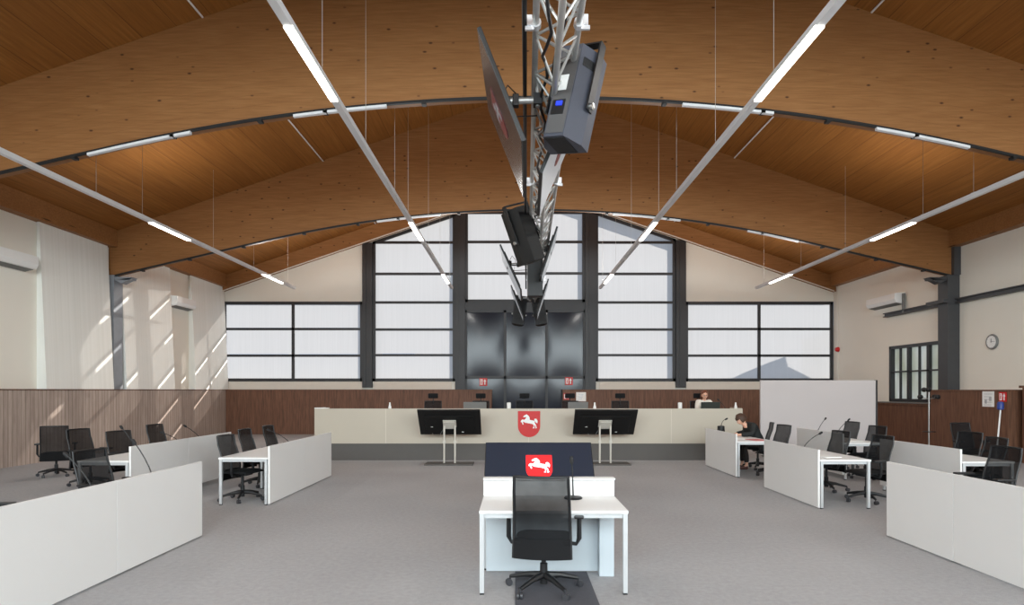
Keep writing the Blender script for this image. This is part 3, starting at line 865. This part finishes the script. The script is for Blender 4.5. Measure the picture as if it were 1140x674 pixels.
b16.location = (-5.68, 9.16+.81, 0); b16.rotation_euler = (0,0,E)
dup(b16, (-5.68, 9.16+.81+1.622, 0), E, 'white desk of the rear left pair, farther one behind the tucked-in chair', GD)
b20 = make_desk('courtroom_desk', 'white desk of the rear right row in front of the coat stand', GD, 2.0, panel_h=.92, low=.1)
b20.location = (6.5, 10.05, 0); b20.rotation_euler = (0,0,W_)
dup(b20, (6.5, 13.3, 0), W_, 'white desk of the rear right row in front of the white partition', GD)

# central table, cable duct and riser
tb = make_desk('witness_table', 'single white table in the centre with raised rear ledge', None, 1.30, .84, .70, .015, .735, -.14, 'desk_blue')
tb.location = (.335, 6.22, 0)
bm = B(); box(bm, -.648, .648, -.075, -.0, .736, .90); box(bm, -.65, .65, -.125, .0, .90, .915); obj('rear_ledge', bm, M['desk'], tb)
boxo('cable_duct', M['desk_blue'], tb, .47, .61, -.30, -.175, .0, .70, bev=.006)
tag(boxo('floor_mat', M['mat'], None, 0.0, .70, 4.3, 6.08, .0, .006), 'dark grey rectangular mat on the carpet under the central chair', 'mat')  # thin dark grey rectangle lying flat on the carpet

# ------------------------------------------------------------------ displays on floor stands
def stand_display(label, loc, rotz, zc, facing_emblem=False, group='large displays on floor stands'):
    """local: screen faces -y and leans back; base at origin."""
    t = thing('stand_display', label, 'display', loc, rotz, group)
    W, H, a = 1.5, .84, RT(43)
    T = Matrix.Translation((0, -.02, zc)) @ Matrix.Rotation(-a, 4, 'X')
    def tf(bm):
        for v in bm.verts: v.co = T @ v.co
        return bm
    bm = B(); box(bm, -W/2, W/2, 0, .045, -H/2, H/2, .008); box(bm, -W*.4, W*.4, .045, .07, -H*.42, H*.30, .01)
    box(bm, -W*.36, W*.38, .07, .075, H*.17, H*.20)
    obj('casing', tf(bm), M['tvback'], t)
    bm = B(); box(bm, -W/2+.01, W/2-.01, -.004, 0, -H/2+.012, H/2-.01); sc = obj('screen', tf(bm), M['screen'], t)
    w = .36
    bm = B(); prism(bm, [(x, z+.185) for x, z in shield_pts(w, w*1.17)], -.010, -.006); obj('emblem_shield', tf(bm), M['scr_red'], sc)
    bm = B(); prism(bm, [(x, z) for x, z in horse_pts(w, 0, .155, .95)], -.015, -.011); obj('emblem_horse', tf(bm), M['scr_white'], sc)
    bm = B(); box(bm, -.16, .16, .07, .10, -.10, .12, .006); box(bm, -.13, .13, .10, .14, -.12, .10, .006); obj('bracket', tf(bm), M['pole'], t)
    hz = (T @ Vector((0, .13, -.02)))
    for s in (-1, 1):
        bm = B(); tube(bm, [(s*.13, hz.y, .03), (s*.13, hz.y, hz.z)], .024, 12); obj('pole', bm, M['pole'], t, True)
        boxo('collar', M['pole'], t, s*.13-.032, s*.13+.032, hz.y-.032, hz.y+.032, hz.z*.55, hz.z*.62)
    bm = B(); box(bm, -.58, .58, hz.y-.28, hz.y+.28, 0, .03, .01); obj('base_plate', bm, M['plinth'], t)
    bm = B(); tube(bm, [(.16, hz.y, hz.z-.1), (.25, hz.y-.02, hz.z-.24), (.38, hz.y, hz.z-.22), (.42, hz.y-.01, hz.z-.18)], .006, 6); obj('cable', bm, M['grey'], t)
    for (x, z) in ((.44, -.12), (-.3, -.3)):
        bm = B(); box(bm, x-.025, x+.025, .07, .073, z-.012, z+.012); obj('sticker', tf(bm), M['paper'], t)
    return t
stand_display('large display on twin-pole stand seen from behind, left of the red shield', (-1.58, 15.0, 0), PI, 1.03)
stand_display('large display on twin-pole stand seen from behind, right of the red shield', (2.17, 15.0, 0), PI, 1.03)
stand_display('large tilted display showing a white horse on red behind the central table', (.33, 8.55, 0), 0, .735)

# ------------------------------------------------------------------ judges' platform and bench
PZ = .43
struct(boxo('floor_platform', M['plinth'], None, -5.05, 5.72, 15.8, 19.2, 0, PZ))
t = thing('judges_bench', 'long cream judges bench facing the hall on a dark grey platform', 'bench', (.35, 15.75, PZ))
xa, xb = -5.45, 5.43
n = 6
boxo('front_panel', M['bench'], t, xa, xb, 0, .03, 0.0, .89)
bm = B()
for k in range(1, n): box(bm, xa+(xb-xa)*k/n-.004, xa+(xb-xa)*k/n+.004, -.002, .0, .01, .88)
obj('panel_joint', bm, M['sill'], t)
boxo('tabletop', M['bench'], t, xa, xb, .03, .85, .71, .74)
for x in (xa, xb-.03): boxo('end_panel', M['bench'], t, x, x+.03, .03, .85, 0, .90)
boxo('top_ledge', M['white'], t, xa, xa+.35, -.005, .12, .892, .91)
w = .565
t = thing('shield_emblem', 'red shield with white horse mounted on the judges bench', 'emblem', ((589-573.5)/690*15.74, 15.75, 1.78-23/690*15.74))
bm = B(); prism(bm, shield_pts(w, w*1.17), -.02, 0); obj('shield', bm, M['red'], t)
bm = B(); prism(bm, horse_pts(w, 0, -.05, .88), -.026, -.02); obj('horse', bm, M['white'], t)

# high-back chairs of the judges
GJ = 'high-back chairs behind the judges bench'
hb = make_chair('high_back_chair', 'high-back chair behind bench, above the left stand display', GJ, True)
hb.location = (-2.3, 17.1, PZ); hb.rotation_euler = (0,0,PI)
for px, L in ((534, 'high-back chair behind bench, beside the end of the left walnut panelling'),
              (583, 'high-back chair behind the middle of the bench, straight above the red shield'),
              (636, 'high-back chair behind bench, in front of the white notice'),
              (691, 'high-back chair behind bench, above the right stand display'),
              (781, 'high-back chair that the woman behind the bench sits on')):
    dup(hb, ((px-573.5)/690*17.1, 17.1, PZ), PI+RT(random.uniform(-8, 8)), L, GJ)

def laptop(label, x, y, z, rotz, m, W=.5):
    t = thing('laptop', label, 'laptop', (x, y, z), rotz, None)
    boxo('keyboard_base', M['grey'], t, -W/2, W/2, -.3, 0, 0, .02, bev=.004)
    boxo('lid', m, t, -W/2, W/2, 0, .015, .02, .32, bev=.004, mat=Matrix.Translation((0,0,.02)) @ Matrix.Rotation(RT(-14), 4, 'X') @ Matrix.Translation((0,0,-.02)))
DT = PZ+.74
laptop('dark laptop open in front of the woman behind the bench', (789.5-573.5)/690*16.25, 16.2, DT, PI, M['laptop'])
laptop('grey laptop open on bench before the second chair from the left', (529-573.5)/690*16.25, 16.2, DT, PI, M['grey'], .6)
laptop('grey laptop open on bench in front of the white notice', (643-573.5)/690*16.25, 16.2, DT, PI, M['grey'], .52)
for px, L, tall in ((434, 'small white bottle on judges bench, left of the left display', 1), (566.5, 'small white jug on judges bench, left of the shield', 0),
                    (662, 'small white bottle on judges bench, just right of the grey laptop', 0), (757, 'small white cup on judges bench, left of the seated woman', 0),
                    (819, 'small white bottle at the right end of the judges bench', 1)):
    bm = B(); r = .04 if tall or px == 662 else .055; h = .30
    prof = [(r*.9, 0), (r, .01), (r, h*.6), (r*.55, h*.8), (r*.5, h*.97), (r*.45, h)] if (tall or px == 662) else [(r*.85, 0), (r*.9, .01), (r, h*.9), (r*.96, h*.97), (r*.6, h)]
    lathe(bm, prof, 16); o = obj('bottle' if tall or px == 662 else 'jug', bm, M['white'], None, True)
    o.location = ((px-573.5)/690*16.1, 16.1, DT); tag(o, L, 'bottle' if tall or px == 662 else 'jug', 'white vessels on the judges bench')

# ------------------------------------------------------------------ gooseneck microphones
def mic(label, base, head, tall=.02):
    b = Vector(base); h = Vector(head) - b
    t = thing('desk_microphone', label, 'microphone', base, 0, 'gooseneck microphones on the desks')
    bm = B(); lathe(bm, [(.085, 0), (.09, .008), (.08, tall), (.02, tall+.01)], 20); obj('base', bm, M['plastic'], t, True)
    s = Vector((0, 0, tall)); mid = s.lerp(h, .45) + Vector((0, 0, .05))
    bm = B(); tube(bm, [s, s.lerp(mid, .5)+Vector((0,0,.02)), mid, mid.lerp(h, .5)+Vector((0,0,.008)), h], [.008,.007,.006,.006,.006], 8); obj('gooseneck', bm, M['plastic'], t, True)
    d = (h-mid).normalized()
    bm = B(); tube(bm, [h-d*.03, h-d*.01, h+d*.03, h+d*.045], [.011,.019,.019,.008], 10); obj('head', bm, M['grille'], t, True)
mic('gooseneck microphone standing on the central white table', (.56, 5.98, .736), (.545, 5.98, 1.10))
for L, b, h in (
    ('tall gooseneck microphone at the near left desk row, beside the aisle end', (-4.1, 7.03, .741), (-4.32, 7.03, 1.19)),
    ('gooseneck microphone in front of the chair back in the near left row', (-4.1, 6.05, .741), (-4.34, 6.0, 1.15)),
    ('gooseneck microphone at the open end of the rear left desks', (-6.0, 9.85, .741), (-6.22, 9.8, 1.19)),
    ('gooseneck microphone at the middle of the rear left desks', (-5.95, 11.15, .741), (-6.35, 11.15, 1.02)),
    ('gooseneck microphone at the far part of the rear left desks', (-5.95, 11.85, .741), (-6.25, 11.75, 1.10)),
    ('gooseneck microphone at the far end of the middle left desks', (-4.1, 11.4, .741), (-4.45, 11.2, 1.06)),
    ('gooseneck microphone on the middle right desk behind its front panel', (4.83, 10.45, .741), (5.12, 10.4, 1.06)),
    ('gooseneck microphone on the far right rear desk, nearer the bench', (6.8, 14.0, .741), (7.08, 14.15, 1.13)),
    ('gooseneck microphone on the far right rear desk, nearer the viewer', (6.85, 13.3, .741), (7.1, 13.2, 1.15)),
    ('gooseneck microphone on the bench beside the seated woman', (5.55, 16.2, DT), (5.35, 16.3, 1.53)),
    ): mic(L, b, h)
mic('gooseneck microphone on chunky base above the front panel beside the robed person', (4.75, 14.3, .741), (4.85, 14.25, 1.12), .22)

# papers
def paper(label, x, y, z, rz, m, w=.21, h=.3, th=.004):
    o = boxo('paper_sheet', m, None, -w/2, w/2, -h/2, h/2, 0, th); o.location = (x, y, z); o.rotation_euler = (0,0,rz); return tag(o, label, 'paper')
paper('white papers lying at the open end of the middle right desk', 4.85, 9.75, .741, .3, M['paper'], .3, .42, .01)
paper('red and white printed sheet in front of the person in the black robe', 5.05, 12.95, .741, .2, M['redpaper'], .3, .4, .01)
paper('white sheet on the desk of the person in the black robe', 4.8, 13.4, .741, -.3, M['paper'], .3, .42, .01)
paper('white sheet on the far right rear desk before the partition', 6.9, 12.75, .741, .1, M['paper'], .3, .42, .01)

# ------------------------------------------------------------------ signs and notices
def fire_sign(label, x, y, z, s, rotz):
    t = thing('fire_sign', label, 'sign', (x, y, z), rotz)
    boxo('plate', M['red'], t, -s/2, s/2, -.01, 0, -s/2, s/2)
    bm = B()
    box(bm, -s*.40, -s*.08, -.013, -.01, -s*.36, s*.36); 
    prism(bm, [(s*.02, s*.05), (s*.2, s*.38), (s*.38, s*.05), (s*.27, s*.05), (s*.27, -s*.36), (s*.13, -s*.36), (s*.13, s*.05)], -.013, -.01)
    obj('pictogram', bm, M['white'], t)
    bm = B(); box(bm, -s*.30, -s*.18, -.016, -.013, -s*.26, s*.1); box(bm, -s*.27, -s*.21, -.016, -.013, s*.1, s*.2); box(bm, -s*.35, -s*.2, -.016, -.013, s*.2, s*.26); obj('extinguisher_symbol', bm, M['red'], t)
fire_sign('red and white fire sign on the black panels, left one', (538-573.5)/690*25.5, YB-.04, 1.78+9.5/690*25.5, .32, 0)
fire_sign('red and white fire sign on the black panels, right one', (633.5-573.5)/690*25.5, YB-.04, 1.78+10.5/690*25.5, .32, 0)
t = thing('notice', 'white paper notice on the walnut panelling behind the bench', 'notice', ((647-573.5)/690*25.1, YB-.451, 1.55))
boxo('sheet', M['paper'], t, -.2, .2, -.004, 0, -.21, .16)
bm = B()
for k, (a, b) in enumerate(((.05,.09),(.0,.03),(-.06,-.03),(-.12,-.09))): box(bm, -.1, .1-.02*k, -.006, -.004, a, b)
obj('print', bm, M['deskleg'], t)
fire_sign('small red sign on walnut panelling, left of the notice behind the bench', (631-573.5)/690*25.1, YB-.451, 1.54, .26, 0)
fx = XR-.951
t = thing('notice', 'white notice on the walnut panelling of the right wall', 'notice', (fx, 15.98, 1.56), PI/2)
boxo('sheet', M['paper'], t, -.2, .2, -.004, 0, -.2, .2)
bm = B()
for k in range(5): box(bm, -.14, .14-.03*(k % 3), -.006, -.004, .12-.07*k, .135-.07*k)
box(bm, -.12, -.04, -.006, -.004, -.12, -.02); box(bm, .03, .12, -.006, -.004, -.05, .05); obj('print', bm, M['deskleg'], t)
t.rotation_euler = (0, 0, -PI/2)
fire_sign('red and white fire sign on right wall panelling beside the white notice', fx, 15.5, 1.62, .24, -PI/2)
t = thing('blue_capped_post', 'slender white post with blue head leaning by the right panelling', 'post', (11.55, 14.75, 0))
bm = B(); tube(bm, [(-.12, 0, .0), (.0, 0, 1.32)], .018, 10); obj('pole', bm, M['white'], t, True)
bm = B(); lathe(bm, [(.05, 0), (.07, .02), (.07, .15), (.05, .19), (0, .2)], 16, (0, 0, 1.32)); obj('head', bm, M['kicks'], t, True)
bm = B(); lathe(bm, [(.0, 0), (.16, 0), (.16, .02), (.03, .04)], 20, (-.12, 0, 0)); obj('foot', bm, M['grey'], t, True)

# coat stand
t = thing('coat_stand', 'slim metal coat stand with black knobs in front of the barred window', 'coat stand', (11.55, 17.3, 0))
bm = B(); tube(bm, [(0,0,.03), (0,0,1.86)], .022, 12); obj('pole', bm, M['chrome'], t, True)
bm = B(); lathe(bm, [(0,0), (.2,0), (.2,.02), (.03,.05)], 24); obj('base', bm, M['plastic'], t, True)
bm = B(); lathe(bm, [(.02,0), (.16,0), (.16,.015), (.02,.02)], 24, (0,0,.62)); obj('umbrella_ring', bm, M['plastic'], t, True)
for k in range(5):
    a = 2*PI*k/5+.3; z = 1.80 if k % 2 else 1.60
    bm = B(); tube(bm, [(0,0,z-.06), (.18*math.cos(a), .18*math.sin(a), z-.02)], .01, 8)
    hk = obj('arm', bm, M['chrome'], t, True)
    bm = B(); lathe(bm, [(0,-.07), (.055,-.05), (.075,0), (.055,.05), (0,.07)], 14, (.21*math.cos(a), .21*math.sin(a), z)); obj('knob', bm, M['plastic'], hk, True)

# white partition
t = thing('partition_wall', 'wide white free-standing partition right of the judges bench', 'partition', (8.2, 16.5, 0))
boxo('panel', M['partition'], t, -1.68, 1.38, -.03, .03, .06, 2.05)
boxo('edge_post', M['frame'], t, 1.38, 1.43, -.035, .035, 0, 2.06)
for x in (-1.5, 1.2): boxo('foot', M['grey'], t, x-.03, x+.03, -.3, .3, 0, .06, bev=.005)

# ------------------------------------------------------------------ people
def skin_mesh(verts, edges, sub=2, root=0):
    me = bpy.data.meshes.new('tmp'); me.from_pydata([v[:3] for v in verts], edges, [])
    o = bpy.data.objects.new('tmp', me); C.objects.link(o)
    sk = o.modifiers.new('s', 'SKIN'); sk.use_smooth_shade = True
    for i, v in enumerate(verts):
        d = me.skin_vertices[0].data[i]; r = v[3]
        d.radius = r if isinstance(r, tuple) else (r, r); d.use_root = (i == root)
    ss = o.modifiers.new('b', 'SUBSURF'); ss.levels = sub; ss.render_levels = sub
    dg = bpy.context.evaluated_depsgraph_get(); dg.update()
    m2 = bpy.data.meshes.new_from_object(o.evaluated_get(dg)); bm = B(); bm.from_mesh(m2)
    bpy.data.objects.remove(o); bpy.data.meshes.remove(me); bpy.data.meshes.remove(m2)
    return bm
def merge(bms):
    out = B()
    for b in bms:
        me = bpy.data.meshes.new('t'); b.to_mesh(me); b.free(); out.from_mesh(me); bpy.data.meshes.remove(me)
    return out
def remesh(bm, vox, smooth=2):
    me = bpy.data.meshes.new('tmp'); bm.to_mesh(me); bm.free()
    o = bpy.data.objects.new('tmp', me); C.objects.link(o)
    r = o.modifiers.new('r', 'REMESH'); r.mode = 'VOXEL'; r.voxel_size = vox
    s = o.modifiers.new('s', 'SMOOTH'); s.iterations = smooth; s.factor = .5
    dg = bpy.context.evaluated_depsgraph_get(); dg.update()
    m2 = bpy.data.meshes.new_from_object(o.evaluated_get(dg)); b2 = B(); b2.from_mesh(m2)
    bpy.data.objects.remove(o); bpy.data.meshes.remove(me); bpy.data.meshes.remove(m2)
    return b2
def head_bm(T):
    """head centred at the origin, face towards +y, about .23 tall."""
    bm = B(); bmesh.ops.create_uvsphere(bm, u_segments=32, v_segments=24, radius=1)
    for v in bm.verts:
        x, y, z = v.co; f = 1.0
        if z < 0: f = 1 - .30*(-z)**1.5
        nx, ny, nz = x*.076*f, y*.095*(1-.12*max(0,-z)), z*.115
        if y > .3 and z < -.2: ny += .012*(-z)                    # chin forward
        if y > .6:
            g = math.exp(-(x/.16)**2)
            ny += g*(.024*math.exp(-((z+.12)/.16)**2) + .010*math.exp(-((z-.05)/.2)**2)) # nose
            for s in (-1, 1): ny -= .010*math.exp(-((x-s*.36)/.16)**2 - ((z-.06)/.10)**2) # sockets
            ny += .005*math.exp(-(x/.3)**2 - ((z+.45)/.07)**2)   # lips
            ny += .005*math.exp(-((z-.25)/.1)**2)                 # brow
        v.co = (nx, ny, nz)
    for s in (-1, 1):
        e = bmesh.ops.create_uvsphere(bm, u_segments=10, v_segments=8, radius=1)
        for v in e['verts']: v.co = (s*.078 + v.co.x*.012, -.005 + v.co.y*.02 , -.005 + v.co.z*.032)
    for v in bm.verts: v.co = T @ v.co
    return bm
def hand(verts, edges, wi, wrist, direction, across, up):
    """appends palm, four fingers and a thumb to the skeleton."""
    d, a = Vector(direction).normalized(), Vector(across).normalized(); u = Vector(up)
    w = Vector(wrist)
    def add(p, r, par):
        verts.append((p.x, p.y, p.z, r)); edges.append((par, len(verts)-1)); return len(verts)-1
    palm = add(w+d*.06, (.030,.016), wi)
    for k, (off, ln) in enumerate(((-.03, .068), (-.01, .078), (.011, .072), (.03, .058))):
        p1 = add(w+d*.095+a*off, .0095, palm); p2 = add(w+d*(.095+ln*.55)+a*off*1.1+u*.012, .0085, p1)
        add(w+d*(.095+ln)+a*off*1.12-u*.010, .0075, p2)
    p = add(w+d*.04-a*.038-u*.004, .011, palm); add(w+d*.08-a*.058-u*.010, .009, p)
def person(label, loc, rotz, lean, head_pitch, hairm, clothm, long_hair, glasses, elbow_y, hand_y, hz):
    t = thing('person', label, 'person', loc, rotz)
    hip = Vector((0, -.08, .60)); ch = Vector((0, -.08+lean*.62, .60+.34*(1-lean*.35))); nk = Vector((0, -.08+lean*.98, .60+.50*(1-lean*.40)))
    hc = nk + Vector((0, .045+.05*lean, .135-.10*lean))
    V = [(hip.x, hip.y, hip.z, (.15,.11)), (0, (hip.y+ch.y)/2, (hip.z+ch.z)/2, (.135,.10)), (ch.x, ch.y, ch.z, (.15,.105)), (nk.x, nk.y, nk.z, .055), tuple((nk+(hc-nk)*.6))+(.05,)]
    Ed = [(0,1),(1,2),(2,3),(3,4)]
    arms = []
    for s in (-1, 1):
        i0 = len(V)
        sh = ch + Vector((s*.175, .0, .10)); el = Vector((s*.25, elbow_y, hz+.07)); wr = Vector((s*.12, hand_y, hz+.035))
        V += [tuple(sh)+(.055,), tuple(el)+(.042,), tuple(wr)+(.028,)]
        Ed += [(2, i0), (i0, i0+1), (i0+1, i0+2)]; arms.append((sh, el, wr, i0+2, s))
    legs = []
    for s in (-1, 1):
        i0 = len(V); kn = Vector((s*.12, .36, .545)); an = Vector((s*.13, .30, .10))
        V += [(s*.09, 0, .57, .085), tuple(kn)+(.058,), (an.x, an.y+.01, .30, .05), tuple(an)+(.036,), (an.x, an.y+.06, .045, .035), (an.x, an.y+.16, .032, .026)]
        Ed += [(0, i0)] + [(i0+k, i0+k+1) for k in range(5)]; legs.append((kn, an, s))
    for sh, el, wr, wi, s in arms:
        d = Vector((-s*.5, .85, 0)).normalized(); hand(V, Ed, wi, wr, d, Vector((d.y, -d.x, 0))*s, Vector((0,0,1)))
    T = Matrix.Translation(hc) @ Matrix.Rotation(-head_pitch, 4, 'X')
    body = remesh(merge([skin_mesh(V, Ed, 2), head_bm(T)]), .0065, 2)
    bd = obj('body', body, M['skin'], t, True)
    # upper garment
    g = [(hip.x, hip.y, hip.z-.06, (.185,.145)), (0, (hip.y+ch.y)/2, (hip.z+ch.z)/2, (.165,.13)), (ch.x, ch.y, ch.z, (.175,.13)), (nk.x, nk.y-.006, nk.z-.005, .082)]
    ge = [(0,1),(1,2),(2,3)]
    for sh, el, wr, wi, s in arms:
        i0 = len(g); wp = el.lerp(wr, .86)
        g += [tuple(sh)+(.078,), tuple(el)+(.068,), tuple(wp)+(.055,)]; ge += [(2, i0), (i0, i0+1), (i0+1, i0+2)]
    obj('robe' if clothm is M['robe'] else 'cardigan', remesh(skin_mesh(g, ge, 2), .011, 2), clothm, t, True)
    # trousers and shoes
    tr = [(0, -.06, .57, (.16,.1))]; te = []
    for kn, an, s in legs:
        i0 = len(tr); tr += [(s*.09, .02, .575, .1), tuple(kn)+(.072,), (an.x, an.y+.01, .3, .064), (an.x, an.y, .15, .056)]; te += [(0, i0)] + [(i0+k, i0+k+1) for k in range(3)]
    obj('trousers', remesh(skin_mesh(tr, te, 2), .011, 2), M['trousers'], t, True)
    for kn, an, s in legs:
        bm = skin_mesh([(an.x, an.y-.03, .048, .042), (an.x, an.y+.06, .046, .044), (an.x, an.y+.17, .036, .034)], [(0,1),(1,2)], 2)
        for v in bm.verts: v.co.z = max(v.co.z, .0)
        obj('shoe', bm, M['shoe'], t, True)
    # hair: shell over the skull
    bm = B(); bmesh.ops.create_uvsphere(bm, u_segments=28, v_segments=20, radius=1)
    kill = []
    for v in bm.verts:
        x, y, z = v.co
        front = (y > .42 and z < .50 - .35*abs(x)) if long_hair else (y > .52 and z < .34 - .2*abs(x))
        k = 1.0 if long_hair else 1.14 + .05*math.sin(9*x+4*z)*math.cos(8*y-5*z)
        v.co = (x*.090*k, y*.108*k-.012, z*.127*k+.008)
        if long_hair: v.co = (v.co.x*(1.16 if z > 0 else 1.26), v.co.y*(1.04 if z > 0 else .84)-.012, v.co.z*(1.06 if z > 0 else 1.7))
        if not long_hair and z < -.55: kill.append(v)
        elif front: kill.append(v)
        v.co += Vector((0, 0, .004*math.sin(40*x)*math.cos(31*y)))
    bmesh.ops.delete(bm, geom=kill, context='VERTS'); bmesh.ops.solidify(bm, geom=bm.faces[:], thickness=.012)
    for v in bm.verts: v.co = T @ v.co
    obj('hair', bm, hairm, t, True)
    for s in (-1, 1):
        bm = B(); bmesh.ops.create_uvsphere(bm, u_segments=12, v_segments=8, radius=.0115)
        for v in bm.verts: v.co = T @ (v.co + Vector((s*.029, .078, .008)))
        e = obj('eye', bm, M['eye'], t, True)
        bm = B(); bmesh.ops.create_uvsphere(bm, u_segments=10, v_segments=6, radius=.006)
        for v in bm.verts: v.co = T @ (v.co + Vector((s*.029, .0875, .007)))
        obj('iris', bm, M['iris'], e, True)
    bm = B(); bmesh.ops.create_uvsphere(bm, u_segments=14, v_segments=8, radius=1)
    for v in bm.verts: v.co = T @ Vector((v.co.x*.024, .090+v.co.y*.006-.1*(v.co.x*.024)**2*20, -.052+v.co.z*.007))
    obj('lips', bm, M['lip'], t, True)
    if glasses:
        bm = B()
        for s in (-1, 1):
            tube(bm, [tuple(T @ Vector((s*.031+.021*math.cos(a), .101, .008+.017*math.sin(a)))) for a in [2*PI*k/16 for k in range(17)]], .0022, 6)
            tube(bm, [tuple(T @ Vector((s*.052, .1, .012))), tuple(T @ Vector((s*.078, .0, .012)))], .002, 6)
        tube(bm, [tuple(T @ Vector((-.011, .104, .01))), tuple(T @ Vector((.011, .104, .01)))], .002, 6)
        obj('eyeglasses', bm, M['plastic'], t)
    return t
person('person in black robe with dark curly hair bent over papers at the right desk', (5.50, 14.05, -.0), W_, .40, RT(40), M['hair_dark'], M['robe'], False, False, .20, .47, .745)
person('woman with auburn hair and glasses in cream cardigan seated behind the bench', (5.22, 17.1, PZ), PI, .06, RT(6), M['hair_red'], M['cardigan'], True, True, .18, .36, .745)

# ------------------------------------------------------------------ light
sd = bpy.data.lights.new('sun', 'SUN'); sd.energy = 6.6; sd.angle = RT(.4); sd.color = (1, .95, .88)
so = bpy.data.objects.new('sun', sd); C.objects.link(so)
so.rotation_euler = Vector((-1.6, -1, -.67)).to_track_quat('-Z', 'Y').to_euler(); so.location = (40, 50, 20)
ad = bpy.data.lights.new('front_gable_window', 'AREA'); ad.shape = 'RECTANGLE'; ad.size = 24; ad.size_y = 6.5; ad.energy = 7200; ad.color = (.83, .95, 1)  # unseen fill light added behind the camera, no window is built there
ao = bpy.data.objects.new('front_gable_window', ad); C.objects.link(ao); ao.location = (XC, YF+.1, 4.0); ao.rotation_euler = (RT(71), 0, 0)
ad = bpy.data.lights.new('right_wall_window', 'AREA'); ad.shape = 'RECTANGLE'; ad.size = 9; ad.size_y = 2.4; ad.energy = 430; ad.color = (.88, .96, 1)  # unseen side fill added to brighten the left wall
ao = bpy.data.objects.new('right_wall_window', ad); C.objects.link(ao); ao.location = (XR-.05, 1.5, 3.9); ao.rotation_euler = (RT(80), 0, RT(65))
w = bpy.data.worlds.new('sky'); scene.world = w; w.use_nodes = True
bg = w.node_tree.nodes['Background']; bg.inputs[0].default_value = (.68, .80, 1.0, 1); bg.inputs[1].default_value = .72

# ------------------------------------------------------------------ camera
cd = bpy.data.cameras.new('camera'); cam = bpy.data.objects.new('camera', cd); C.objects.link(cam)
cam.location = (0, 0, CAMH); cam.rotation_euler = (RT(90), 0, 0)
cd.sensor_fit = 'HORIZONTAL'; cd.sensor_width = 36; cd.lens = 36*690/1140
cd.shift_x = -3.5/1140; cd.shift_y = 98/1140; cd.clip_end = 200; cd.clip_start = .05
scene.camera = cam
scene.view_settings.view_transform = 'Standard'; scene.view_settings.look = 'None'; scene.view_settings.exposure = 0
